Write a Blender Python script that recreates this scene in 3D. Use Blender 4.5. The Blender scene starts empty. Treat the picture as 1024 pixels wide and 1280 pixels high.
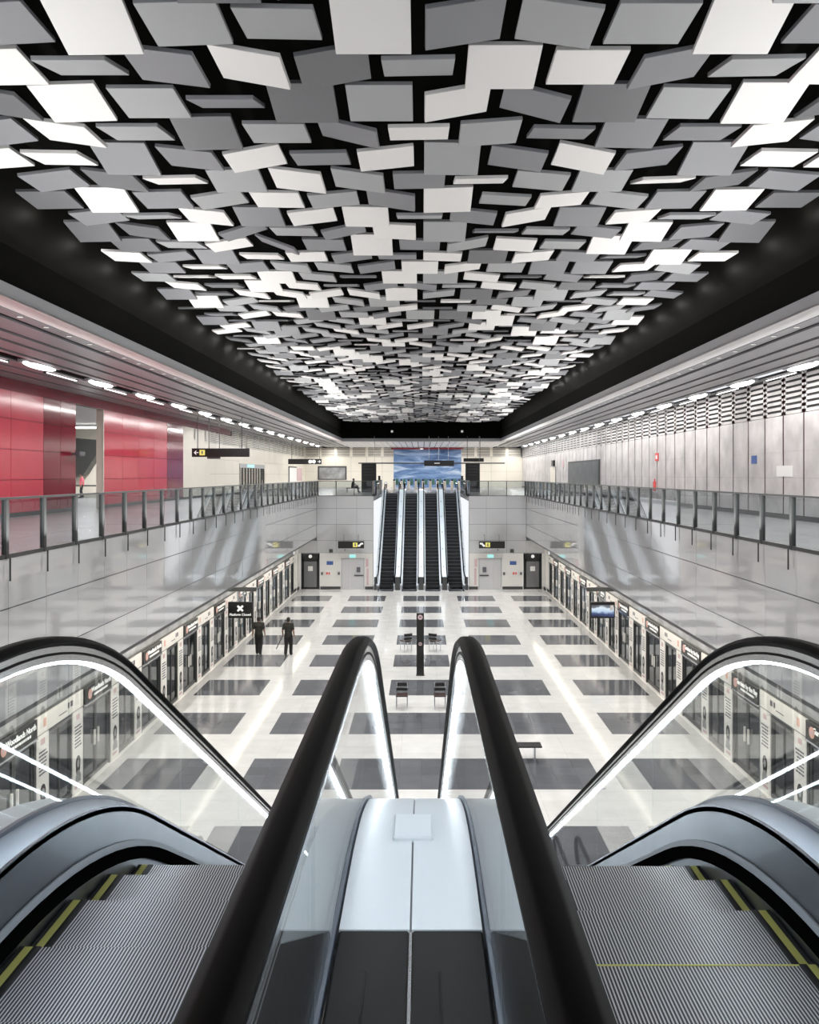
import bpy, math, random
from math import sin, cos, tan, pi, radians, sqrt, atan2
from mathutils import Vector, Matrix
random.seed(7)
C = bpy.context.scene.collection
EYE = 8.1            # camera height above the platform
MEZ = 6.5            # upper concourse floor level
XC = -0.03           # centre line of the escalators
LOC = {}             # world location of every object's local frame

# ------------------------------------------------------------------ materials
MATS = {}
def mat(name, col, rough=.5, metal=0., spec=.5, emit=None, estr=0., noise=0., nscale=6., bump=0., bscale=60., coat=0.):
    m = bpy.data.materials.new(name); m.use_nodes = True
    nt = m.node_tree; b = nt.nodes['Principled BSDF']
    col = tuple(col) + (1,)
    b.inputs['Base Color'].default_value = col
    b.inputs['Roughness'].default_value = rough
    b.inputs['Metallic'].default_value = metal
    b.inputs['Specular IOR Level'].default_value = spec
    b.inputs['Coat Weight'].default_value = coat
    b.inputs['Coat Roughness'].default_value = .05
    if emit:
        b.inputs['Emission Color'].default_value = tuple(emit) + (1,)
        b.inputs['Emission Strength'].default_value = estr
    if noise > 0:
        tc = nt.nodes.new('ShaderNodeTexCoord'); n = nt.nodes.new('ShaderNodeTexNoise')
        n.inputs['Scale'].default_value = nscale; n.inputs['Detail'].default_value = 6
        nt.links.new(tc.outputs['Object'], n.inputs['Vector'])
        r = nt.nodes.new('ShaderNodeMapRange')
        r.inputs['From Min'].default_value = .3; r.inputs['From Max'].default_value = .7
        r.inputs['To Min'].default_value = 1 - noise; r.inputs['To Max'].default_value = 1 + noise
        nt.links.new(n.outputs['Fac'], r.inputs['Value'])
        mx = nt.nodes.new('ShaderNodeVectorMath'); mx.operation = 'SCALE'
        mx.inputs[0].default_value = col[:3]
        nt.links.new(r.outputs['Result'], mx.inputs['Scale'])
        nt.links.new(mx.outputs['Vector'], b.inputs['Base Color'])
    if bump > 0:
        tc = nt.nodes.new('ShaderNodeTexCoord'); n = nt.nodes.new('ShaderNodeTexNoise')
        n.inputs['Scale'].default_value = bscale
        nt.links.new(tc.outputs['Object'], n.inputs['Vector'])
        bp = nt.nodes.new('ShaderNodeBump'); bp.inputs['Strength'].default_value = bump
        nt.links.new(n.outputs['Fac'], bp.inputs['Height'])
        nt.links.new(bp.outputs['Normal'], b.inputs['Normal'])
    MATS[name] = m
    return m

def glass_mat(name, tint=(.93, .96, .97), ior=1.5, rough=0.0):
    m = bpy.data.materials.new(name); m.use_nodes = True
    nt = m.node_tree; nt.nodes.clear()
    out = nt.nodes.new('ShaderNodeOutputMaterial'); mix = nt.nodes.new('ShaderNodeMixShader')
    tr = nt.nodes.new('ShaderNodeBsdfTransparent'); gl = nt.nodes.new('ShaderNodeBsdfGlossy')
    tr.inputs['Color'].default_value = tuple(tint) + (1,)
    gl.inputs['Roughness'].default_value = rough
    # Schlick reflectance from the angle to the pane, the same on both faces
    r0 = ((ior - 1) / (ior + 1)) ** 2
    L = nt.links.new; N = nt.nodes.new
    g = N('ShaderNodeNewGeometry'); d = N('ShaderNodeVectorMath'); d.operation = 'DOT_PRODUCT'; L(g.outputs['Incoming'], d.inputs[0]); L(g.outputs['Normal'], d.inputs[1])
    a = N('ShaderNodeMath'); a.operation = 'ABSOLUTE'; L(d.outputs['Value'], a.inputs[0])
    b = N('ShaderNodeMath'); b.operation = 'SUBTRACT'; b.inputs[0].default_value = 1; L(a.outputs[0], b.inputs[1])
    p = N('ShaderNodeMath'); p.operation = 'POWER'; L(b.outputs[0], p.inputs[0]); p.inputs[1].default_value = 5
    f = N('ShaderNodeMath'); f.operation = 'MULTIPLY_ADD'; L(p.outputs[0], f.inputs[0]); f.inputs[1].default_value = 1 - r0; f.inputs[2].default_value = r0
    nt.links.new(f.outputs[0], mix.inputs[0]); nt.links.new(tr.outputs[0], mix.inputs[1]); nt.links.new(gl.outputs[0], mix.inputs[2])
    nt.links.new(mix.outputs[0], out.inputs['Surface'])
    MATS[name] = m
    return m

def emit_mat(name, col, s):
    m = bpy.data.materials.new(name); m.use_nodes = True
    nt = m.node_tree; nt.nodes.clear()
    out = nt.nodes.new('ShaderNodeOutputMaterial'); e = nt.nodes.new('ShaderNodeEmission')
    e.inputs['Color'].default_value = tuple(col) + (1,); e.inputs['Strength'].default_value = s
    nt.links.new(e.outputs[0], out.inputs['Surface'])
    MATS[name] = m
    return m

def tile_mat(name, col, rough, var, px=.6, py=.6, ox=0., oy=0., jw=.006, jdark=.62):
    """polished stone tiles: tone varies from tile to tile, thin joints"""
    m = mat(name, col, rough, spec=.5)
    nt = m.node_tree; b = nt.nodes['Principled BSDF']; N = nt.nodes.new; L = nt.links.new
    g = N('ShaderNodeNewGeometry'); s = N('ShaderNodeSeparateXYZ'); L(g.outputs['Position'], s.inputs[0])
    cells = []; lines = []
    for ax, p, o in (('X', px, ox), ('Y', py, oy)):
        a = N('ShaderNodeMath'); a.operation = 'SUBTRACT'; L(s.outputs[ax], a.inputs[0]); a.inputs[1].default_value = o
        d = N('ShaderNodeMath'); d.operation = 'DIVIDE'; L(a.outputs[0], d.inputs[0]); d.inputs[1].default_value = p
        fl = N('ShaderNodeMath'); fl.operation = 'FLOOR'; L(d.outputs[0], fl.inputs[0]); cells.append(fl)
        fr = N('ShaderNodeMath'); fr.operation = 'FRACT'; L(d.outputs[0], fr.inputs[0])
        lt = N('ShaderNodeMath'); lt.operation = 'LESS_THAN'; L(fr.outputs[0], lt.inputs[0]); lt.inputs[1].default_value = jw / p; lines.append(lt)
    cb = N('ShaderNodeCombineXYZ'); L(cells[0].outputs[0], cb.inputs[0]); L(cells[1].outputs[0], cb.inputs[1])
    wn = N('ShaderNodeTexWhiteNoise'); wn.noise_dimensions = '2D'; L(cb.outputs[0], wn.inputs['Vector'])
    mr = N('ShaderNodeMapRange'); mr.inputs['To Min'].default_value = 1 - var; mr.inputs['To Max'].default_value = 1 + var; L(wn.outputs['Value'], mr.inputs['Value'])
    ns = N('ShaderNodeTexNoise'); ns.inputs['Scale'].default_value = 2.2; ns.inputs['Detail'].default_value = 8; L(g.outputs['Position'], ns.inputs['Vector'])
    mr2 = N('ShaderNodeMapRange'); mr2.inputs['From Min'].default_value = .3; mr2.inputs['From Max'].default_value = .7
    mr2.inputs['To Min'].default_value = .94; mr2.inputs['To Max'].default_value = 1.06; L(ns.outputs['Fac'], mr2.inputs['Value'])
    mu = N('ShaderNodeMath'); mu.operation = 'MULTIPLY'; L(mr.outputs[0], mu.inputs[0]); L(mr2.outputs[0], mu.inputs[1])
    mxl = N('ShaderNodeMath'); mxl.operation = 'MAXIMUM'; L(lines[0].outputs[0], mxl.inputs[0]); L(lines[1].outputs[0], mxl.inputs[1])
    jm = N('ShaderNodeMapRange'); jm.inputs['To Min'].default_value = 1; jm.inputs['To Max'].default_value = jdark; L(mxl.outputs[0], jm.inputs['Value'])
    mu2 = N('ShaderNodeMath'); mu2.operation = 'MULTIPLY'; L(mu.outputs[0], mu2.inputs[0]); L(jm.outputs[0], mu2.inputs[1])
    sc = N('ShaderNodeVectorMath'); sc.operation = 'SCALE'; sc.inputs[0].default_value = col; L(mu2.outputs[0], sc.inputs['Scale'])
    L(sc.outputs[0], b.inputs['Base Color'])
    return m

def tread_mat(name):
    """cast treads with fine lengthwise ribs"""
    m = mat(name, (.2, .2, .2), .4, metal=.3)
    nt = m.node_tree; b = nt.nodes['Principled BSDF']; N = nt.nodes.new; L = nt.links.new
    tc = N('ShaderNodeTexCoord'); s = N('ShaderNodeSeparateXYZ'); L(tc.outputs['Object'], s.inputs[0])
    d = N('ShaderNodeMath'); d.operation = 'DIVIDE'; L(s.outputs['X'], d.inputs[0]); d.inputs[1].default_value = .0118
    fr = N('ShaderNodeMath'); fr.operation = 'FRACT'; L(d.outputs[0], fr.inputs[0])
    lt = N('ShaderNodeMath'); lt.operation = 'LESS_THAN'; L(fr.outputs[0], lt.inputs[0]); lt.inputs[1].default_value = .45
    mx = N('ShaderNodeMix'); mx.data_type = 'RGBA'; L(lt.outputs[0], mx.inputs['Factor'])
    mx.inputs['A'].default_value = (.022, .022, .024, 1); mx.inputs['B'].default_value = (.62, .62, .64, 1)
    L(mx.outputs['Result'], b.inputs['Base Color'])
    return m

mat('floor_dark_base', (.1, .1, .1))
tile_mat('floor_light', (.635, .632, .618), .10, .04, 1.2, .6, .6, .0)
tile_mat('floor_dark', (.105, .11, .122), .10, .10, .6, .6, 0., .0)
tile_mat('concourse_floor', (.40, .39, .40), .22, .05, .6, .6)
mat('wall_gloss', (.56, .565, .575), .06, spec=1., noise=.04, nscale=.35, coat=1.)
mat('band_gloss', (.36, .37, .385), .12, spec=1., noise=.25, nscale=1.6)  # mottled grey in the colour stands in for patchy reflections
mat('joint', (.12, .12, .125), .6)
mat('white_wall', (.78, .77, .74), .35, noise=.02, nscale=1.)
mat('cream', (.84, .80, .70), .3, noise=.02, nscale=.8)
mat('red', (.56, .052, .085), .16, spec=.6, noise=.06, nscale=.6)
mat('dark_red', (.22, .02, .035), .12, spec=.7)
mat('concrete', (.55, .53, .525), .40, noise=.22, nscale=.9)
mat('slot', (.016, .016, .017), .7)
mat('red_joint', (.045, .011, .013), .7, spec=.1)
mat('black_ceiling', (.0045, .0043, .0036), .7, noise=.25, nscale=30, spec=.04)
mat('black_satin', (.012, .0115, .010), .6, spec=.06)
mat('fascia', (.40, .41, .43), .35)
mat('soffit', (.82, .81, .80), .35)
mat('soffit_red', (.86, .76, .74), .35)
mat('plank', (.22, .22, .23), .34, noise=.04, nscale=.7)
mat('panel_W', (.80, .79, .775), .55, bump=.05, bscale=120)
mat('panel_L', (.36, .37, .38), .5, bump=.05, bscale=120)
mat('panel_M', (.225, .23, .245), .5, bump=.05, bscale=120)
mat('panel_D', (.15, .153, .163), .5, bump=.05, bscale=120)
mat('dark_metal', (.085, .088, .088), .38, metal=.6)
mat('post_grey', (.055, .058, .058), .5, spec=.25)
mat('steel', (.62, .64, .67), .26, metal=1.)
mat('satin_blue_steel', (.30, .335, .38), .34, metal=1., noise=.08, nscale=1.3)
mat('skirt_steel', (.19, .21, .24), .30, metal=1., noise=.15, nscale=2.)
mat('white_deck', (.83, .87, .90), .28)
mat('clamp', (.10, .12, .16), .35)
mat('skirt_trim', (.40, .43, .47), .5)
mat('bolt', (.25, .26, .28), .4, metal=1.)
mat('rubber', (.0028, .0025, .002), .5, spec=.06)
mat('deck_black', (.0105, .010, .009), .5, noise=.12, nscale=5, spec=.12)
mat('brush', (.003, .003, .003), .9, spec=0)
mat('yellow', (.62, .60, .18), .5)
mat('step_black', (.007, .007, .0075), .5)
mat('sign_black', (.010, .010, .009), .3)
mat('letter_white', (.9, .9, .88), .5, emit=(1, 1, 1), estr=.35)
mat('sign_yellow', (.80, .74, .18), .5, emit=(.85, .78, .2), estr=.3)
mat('sign_red', (.72, .10, .10), .5)
mat('sign_orange', (.78, .46, .38), .5)
mat('blue', (.06, .12, .34), .4)
mat('teal', (.35, .75, .75), .4, emit=(.4, .9, .9), estr=.6)
mat('fascia_white', (.88, .86, .82), .3)
mat('ink', (.13, .13, .15), .6)
mat('pink_ink', (.66, .48, .50), .6)
mat('skin', (.30, .17, .12), .55)
mat('hair', (.012, .010, .009), .6)
mat('dark_cloth', (.030, .028, .022), .85)
mat('black_cloth', (.016, .015, .015), .85)
mat('pink_cloth', (.70, .14, .19), .8)
mat('grey_cloth', (.10, .10, .11), .85)
mat('paper', (.82, .82, .80), .6)
mat('door_black', (.014, .015, .014), .25)
mat('door_grey', (.60, .60, .61), .4)
mat('tunnel', (.16, .165, .17), .35)
mat('dark_trim', (.05, .05, .052), .4)
mat('seat_black', (.012, .012, .012), .35)
mat('seat_red', (.030, .012, .010), .4)
mat('green_gate', (.10, .24, .20), .4)
mat('cream_gate', (.74, .70, .62), .4)
mat('map_dark', (.05, .055, .055), .3, noise=.6, nscale=1.4)
mat('board_grey', (.30, .31, .31), .4, noise=.45, nscale=1.2)
emit_mat('led', (.86, .93, 1.), 26.)
emit_mat('lamp', (1., .985, .96), 4.)
emit_mat('warm_strip', (1., .90, .72), 6.)
emit_mat('spot', (1., .97, .92), .9)
glass_mat('glass', (.95, .975, .98), 1.5)
glass_mat('rail_glass', (.80, .83, .84), 1.5)
glass_mat('screen_glass', (.80, .83, .85), 2.1)
tread_mat('tread')

# blue mural: painted clouds / water, procedural
def mural_mat(name):
    m = mat(name, (.1, .2, .5), .35); nt = m.node_tree; b = nt.nodes['Principled BSDF']; N = nt.nodes.new; L = nt.links.new
    tc = N('ShaderNodeTexCoord'); mp = N('ShaderNodeMapping'); L(tc.outputs['Object'], mp.inputs[0]); mp.inputs['Scale'].default_value = (.35, 1, 1.5)
    n = N('ShaderNodeTexNoise'); n.inputs['Scale'].default_value = .9; n.inputs['Detail'].default_value = 8; n.inputs['Distortion'].default_value = 1.2; L(mp.outputs[0], n.inputs[0])
    r = N('ShaderNodeValToRGB'); L(n.outputs['Fac'], r.inputs[0])
    e = r.color_ramp.elements; e[0].position = .32; e[0].color = (.045, .10, .25, 1); e[1].position = .72; e[1].color = (.62, .72, .84, 1)
    k = e.new(.52); k.color = (.16, .28, .50, 1)
    L(r.outputs[0], b.inputs['Base Color'])
mural_mat('mural')
def screen_mat(name):
    m = bpy.data.materials.new(name); m.use_nodes = True; nt = m.node_tree; nt.nodes.clear(); N = nt.nodes.new; L = nt.links.new
    out = N('ShaderNodeOutputMaterial'); em = N('ShaderNodeEmission'); L(em.outputs[0], out.inputs[0])
    tc = N('ShaderNodeTexCoord'); sp = N('ShaderNodeSeparateXYZ'); L(tc.outputs['Object'], sp.inputs[0])
    n = N('ShaderNodeTexNoise'); n.inputs['Scale'].default_value = 2.5; L(tc.outputs['Object'], n.inputs[0])
    a = N('ShaderNodeMath'); a.operation = 'MULTIPLY_ADD'; L(n.outputs['Fac'], a.inputs[0]); a.inputs[1].default_value = .35; 
    L(sp.outputs['Z'], a.inputs[2])
    mr = N('ShaderNodeMapRange'); L(a.outputs[0], mr.inputs['Value']); mr.inputs['From Min'].default_value = .2; mr.inputs['From Max'].default_value = .8
    r = N('ShaderNodeValToRGB'); L(mr.outputs[0], r.inputs[0]); e = r.color_ramp.elements
    e[0].position = 0.; e[0].color = (.03, .03, .04, 1); e[1].position = 1.; e[1].color = (.10, .10, .12, 1)
    k = e.new(.28); k.color = (.08, .11, .24, 1); k = e.new(.48); k.color = (.55, .70, .88, 1); k = e.new(.72); k.color = (.75, .84, .92, 1); k = e.new(.82); k.color = (.2, .22, .25, 1)
    L(r.outputs[0], em.inputs['Color']); em.inputs['Strength'].default_value = 1.
    MATS[name] = m
screen_mat('screen')

# ------------------------------------------------------------------ mesh builder
class MB:
    def __init__(s): s.v = []; s.f = []; s.mi = []
    def add(s, vs, fs, mi=0):
        o = len(s.v); s.v += [tuple(p) for p in vs]; s.f += [tuple(i + o for i in f) for f in fs]; s.mi += [mi] * len(fs); return s
    def box(s, x0, x1, y0, y1, z0, z1, mi=0):
        if x0 > x1: x0, x1 = x1, x0
        if y0 > y1: y0, y1 = y1, y0
        if z0 > z1: z0, z1 = z1, z0
        vs = [(x0, y0, z0), (x1, y0, z0), (x1, y1, z0), (x0, y1, z0), (x0, y0, z1), (x1, y0, z1), (x1, y1, z1), (x0, y1, z1)]
        return s.add(vs, [(0, 3, 2, 1), (4, 5, 6, 7), (0, 1, 5, 4), (1, 2, 6, 5), (2, 3, 7, 6), (3, 0, 4, 7)], mi)
    def bbox(s, x0, x1, y0, y1, z0, z1, b=.02, mi=0):
        """box with chamfered edges"""
        xs = (x0, x0 + b, x1 - b, x1); ys = (y0, y0 + b, y1 - b, y1); zs = (z0, z0 + b, z1 - b, z1)
        vs = []; idx = {}
        for i in (0, 1):
            for j in (0, 1):
                for k in (0, 1):
                    X, Y, Z = (xs[0], xs[3])[i], (ys[0], ys[3])[j], (zs[0], zs[3])[k]
                    Xi, Yi, Zi = (xs[1], xs[2])[i], (ys[1], ys[2])[j], (zs[1], zs[2])[k]
                    for a, p in (('x', (X, Yi, Zi)), ('y', (Xi, Y, Zi)), ('z', (Xi, Yi, Z))):
                        idx[i, j, k, a] = len(vs); vs.append(p)
        fs = []
        q = [(0, 0), (1, 0), (1, 1), (0, 1)]
        for e in (0, 1):
            fs.append([idx[e, a, b2, 'x'] for a, b2 in q]); fs.append([idx[a, e, b2, 'y'] for a, b2 in q]); fs.append([idx[a, b2, e, 'z'] for a, b2 in q])
        for a in (0, 1):
            for b2 in (0, 1):
                fs.append([idx[0, a, b2, 'y'], idx[1, a, b2, 'y'], idx[1, a, b2, 'z'], idx[0, a, b2, 'z']])
                fs.append([idx[a, 0, b2, 'x'], idx[a, 1, b2, 'x'], idx[a, 1, b2, 'z'], idx[a, 0, b2, 'z']])
                fs.append([idx[a, b2, 0, 'x'], idx[a, b2, 1, 'x'], idx[a, b2, 1, 'y'], idx[a, b2, 0, 'y']])
                for c in (0, 1): fs.append([idx[a, b2, c, 'x'], idx[a, b2, c, 'y'], idx[a, b2, c, 'z']])
        return s.add(vs, fs, mi)
    def tube(s, p0, p1, r, n=10, r1=None, mi=0):
        p0 = Vector(p0); p1 = Vector(p1); d = (p1 - p0).normalized(); r1 = r if r1 is None else r1
        u = d.orthogonal().normalized(); w = d.cross(u); vs = []
        for p, rr in ((p0, r), (p1, r1)):
            for i in range(n):
                a = 2 * pi * i / n; vs.append(p + (u * cos(a) + w * sin(a)) * rr)
        fs = [(i, (i + 1) % n, n + (i + 1) % n, n + i) for i in range(n)] + [tuple(range(n))[::-1], tuple(range(n, 2 * n))]
        return s.add(vs, fs, mi)
    def capsule(s, p0, p1, r0, r1=None, n=12, sx=1.):
        """tapered limb with round ends; sx flattens it front-to-back"""
        p0 = Vector(p0); p1 = Vector(p1); r1 = r0 if r1 is None else r1; d = p1 - p0
        d = d.normalized() if d.length > 1e-6 else Vector((0, 0, 1))
        u = Vector((1, 0, 0)) - d * d.x
        u = u.normalized() if u.length > .1 else d.orthogonal().normalized(); w = d.cross(u)
        rings = []; k = 4
        for i in range(k + 1):
            a = -pi / 2 + pi / 2 * i / k; rings.append((p0 + d * r0 * sin(a), r0 * cos(a)))
        for i in range(k + 1):
            a = pi / 2 * i / k; rings.append((p1 + d * r1 * sin(a), r1 * cos(a)))
        vs = []
        for p, rr in rings:
            rr = max(rr, .0004)
            for i in range(n):
                a = 2 * pi * i / n; vs.append(p + u * cos(a) * rr + w * sin(a) * rr * sx)
        fs = []
        for j in range(len(rings) - 1):
            for i in range(n): fs.append((j * n + i, j * n + (i + 1) % n, (j + 1) * n + (i + 1) % n, (j + 1) * n + i))
        fs += [tuple(range(n))[::-1], tuple(range((len(rings) - 1) * n, len(rings) * n))]
        return s.add(vs, fs)
    def ball(s, c, rx, ry, rz, n=14, m=9, mi=0):
        vs = []; fs = []
        for j in range(m + 1):
            a = pi * j / m
            for i in range(n):
                b = 2 * pi * i / n; vs.append((c[0] + rx * sin(a) * cos(b), c[1] + ry * sin(a) * sin(b), c[2] + rz * cos(a)))
        for j in range(m):
            for i in range(n): fs.append((j * n + i, (j + 1) * n + i, (j + 1) * n + (i + 1) % n, j * n + (i + 1) % n))
        return s.add(vs, fs, mi)
    def prism(s, poly, ax, a0, a1, mi=0):
        """extrude a 2D polygon; ax='x' poly=(y,z), 'y' poly=(x,z), 'z' poly=(x,y)"""
        def P(p, a): return {'x': (a, p[0], p[1]), 'y': (p[0], a, p[1]), 'z': (p[0], p[1], a)}[ax]
        n = len(poly); vs = [P(p, a0) for p in poly] + [P(p, a1) for p in poly]
        return s.add(vs, [tuple(range(n))[::-1], tuple(range(n, 2 * n))] + [(i, (i + 1) % n, n + (i + 1) % n, n + i) for i in range(n)], mi)
    def sweep(s, path, prof, xc, mi=0, cap=True):
        """path of (y,z), closed profile of (x, normal offset) around x=xc"""
        n = len(prof); N = len(path); vs = []
        for i, (y, z) in enumerate(path):
            a = path[max(i - 1, 0)]; b = path[min(i + 1, N - 1)]
            ty, tz = b[0] - a[0], b[1] - a[1]; l = sqrt(ty * ty + tz * tz) or 1; ty /= l; tz /= l
            ny, nz = -tz, ty
            for (px, pn) in prof: vs.append((xc + px, y + ny * pn, z + nz * pn))
        fs = []
        for i in range(N - 1):
            for j in range(n): fs.append((i * n + j, i * n + (j + 1) % n, (i + 1) * n + (j + 1) % n, (i + 1) * n + j))
        if cap: fs += [tuple(range(n))[::-1], tuple(range((N - 1) * n, N * n))]
        return s.add(vs, fs, mi)

def obj(name, mb, mats, parent=None, at=None, smooth=False, label=None, bevel=0, kind=None):
    """ONE mesh object. mb is in world coordinates; at = where its own frame sits."""
    base = LOC[parent.name] if parent else Vector(at or (0, 0, 0))
    me = bpy.data.meshes.new(name)
    me.from_pydata([(p[0] - base.x, p[1] - base.y, p[2] - base.z) for p in mb.v], [], mb.f)
    if not isinstance(mats, (list, tuple)): mats = [mats]
    for m in mats: me.materials.append(MATS[m] if isinstance(m, str) else m)
    if len(mats) > 1: me.polygons.foreach_set('material_index', mb.mi)
    me.update()
    import bmesh as _b
    bm = _b.new(); bm.from_mesh(me); _b.ops.recalc_face_normals(bm, faces=bm.faces); bm.to_mesh(me); bm.free()
    if smooth:
        me.polygons.foreach_set('use_smooth', [True] * len(me.polygons))
    o = bpy.data.objects.new(name, me); C.objects.link(o)
    if smooth:
        try: me.set_sharp_from_angle(angle=radians(40))
        except Exception: pass
    if parent: o.parent = parent
    else: o.location = base
    LOC[o.name] = base.copy()
    if bevel:
        md = o.modifiers.new('bevel', 'BEVEL'); md.width = bevel; md.segments = 2; md.limit_method = 'ANGLE'
    if label: o['label'] = label
    if kind: o['kind'] = kind
    return o
def tag(o, label, cat, group=None, kind=None):
    o['label'] = label; o['category'] = cat
    if group: o['group'] = group
    o['kind'] = kind or 'thing'
    return o
def thing(name, loc, label, cat, group=None):
    o = bpy.data.objects.new(name, None); C.objects.link(o); o.location = loc; o.empty_display_size = .1
    LOC[o.name] = Vector(loc)
    return tag(o, label, cat, group)
def struct(name, mb, mats, at=None, smooth=False):
    o = obj(name, mb, mats, at=at, smooth=smooth); o['kind'] = 'structure'; return o
def copy_tree(o, loc, label, group=None):
    r = o.copy(); C.objects.link(r); r.location = loc; r['label'] = label; LOC[r.name] = Vector(loc)
    if group: r['group'] = group
    for ch in list(o.children):
        c = ch.copy(); C.objects.link(c); c.parent = r
        for g in list(ch.children):
            d = g.copy(); C.objects.link(d); d.parent = c
    return r
ORD = ['first', 'second', 'third', 'fourth', 'fifth', 'sixth', 'seventh', 'eighth', 'ninth', 'tenth', 'eleventh', 'twelfth', 'thirteenth',
       'fourteenth', 'fifteenth', 'sixteenth', 'seventeenth', 'eighteenth', 'nineteenth', 'twentieth']
def nth(i):
    if i < 20: return ORD[i]
    n = i + 1; return '%d%s' % (n, {1: 'st', 2: 'nd', 3: 'rd'}.get(n % 10 if n % 100 not in (11, 12, 13) else 0, 'th'))
def text(name, s, mt, parent, M, size, ext=.004, align='CENTER'):
    """lettering as a mesh part; M places it in world space"""
    cu = bpy.data.curves.new('t', 'FONT'); cu.body = s; cu.size = size; cu.align_x = align; cu.align_y = 'CENTER'; cu.extrude = ext; cu.offset = size * .022
    t = bpy.data.objects.new('t', cu); C.objects.link(t)
    dg = bpy.context.evaluated_depsgraph_get(); me = bpy.data.meshes.new_from_object(t.evaluated_get(dg))
    bpy.data.objects.remove(t); bpy.data.curves.remove(cu)
    b = LOC[parent.name]; me.transform(Matrix.Translation(-b) @ M)
    me.materials.clear(); me.materials.append(MATS[mt])
    o = bpy.data.objects.new(name, me); C.objects.link(o); o.parent = parent; LOC[o.name] = b.copy()
    return o
def face_cam(x, y, z):      # lettering plane facing -Y
    return Matrix.Translation((x, y, z)) @ Matrix.Rotation(pi / 2, 4, 'X')
def face_side(x, y, z, side):   # lettering on a wall facing the platform; side=-1 left wall (faces +X), +1 right wall (faces -X)
    return Matrix.Translation((x, y, z)) @ Matrix.Rotation(pi / 2 if side < 0 else -pi / 2, 4, 'Z') @ Matrix.Rotation(pi / 2, 4, 'X')

# ------------------------------------------------------------------ people (done first: cheap depsgraph)
def remesh(name, mb, mt, parent, vox, it=2):
    me = bpy.data.meshes.new('r'); me.from_pydata(mb.v, [], mb.f)
    o = bpy.data.objects.new('r', me); C.objects.link(o)
    md = o.modifiers.new('m', 'REMESH'); md.mode = 'VOXEL'; md.voxel_size = vox
    sm = o.modifiers.new('s', 'SMOOTH'); sm.iterations = it; sm.factor = .5
    dg = bpy.context.evaluated_depsgraph_get(); nm = bpy.data.meshes.new_from_object(o.evaluated_get(dg))
    bpy.data.objects.remove(o); bpy.data.meshes.remove(me)
    nm.materials.clear(); nm.materials.append(MATS[mt]); nm.polygons.foreach_set('use_smooth', [True] * len(nm.polygons))
    nm.name = name
    q = bpy.data.objects.new(name, nm); C.objects.link(q)
    if parent: q.parent = parent; LOC[q.name] = LOC[parent.name].copy()
    return q

def hand(mb, wrist, d, palmn, thumb, grip=.35):
    """palm + four bent fingers + thumb. d = hand direction, palmn = palm normal, thumb = side the thumb leaves from"""
    d = Vector(d).normalized(); n = Vector(palmn); n = (n - d * n.dot(d)).normalized(); t = Vector(thumb); t = (t - d * t.dot(d) - n * t.dot(n)).normalized()
    w = Vector(wrist)
    for k in (-1, 0, 1):
        mb.capsule(w + t * .020 * k * .6, w + d * .085 + t * .024 * k, .019, .014, sx=1)
    for i, (off, ln) in enumerate(((.033, .070), (.011, .078), (-.011, .072), (-.033, .056))):
        b = w + d * .088 + t * off; a = b + (d * cos(grip) + n * sin(grip)) * ln * .5; e = a + (d * cos(grip * 2.4) + n * sin(grip * 2.4)) * ln * .5
        mb.capsule(b, a, .0092, .0085, n=8); mb.capsule(a, e, .0085, .0072, n=8)
    b = w + d * .028 + t * .026; a = b + (d * .75 + t * .75 + n * .3).normalized() * .038; e = a + (d * .95 + t * .15 + n * .4).normalized() * .032
    mb.capsule(b, a, .0115, .0095, n=8); mb.capsule(a, e, .0095, .008, n=8)

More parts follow.
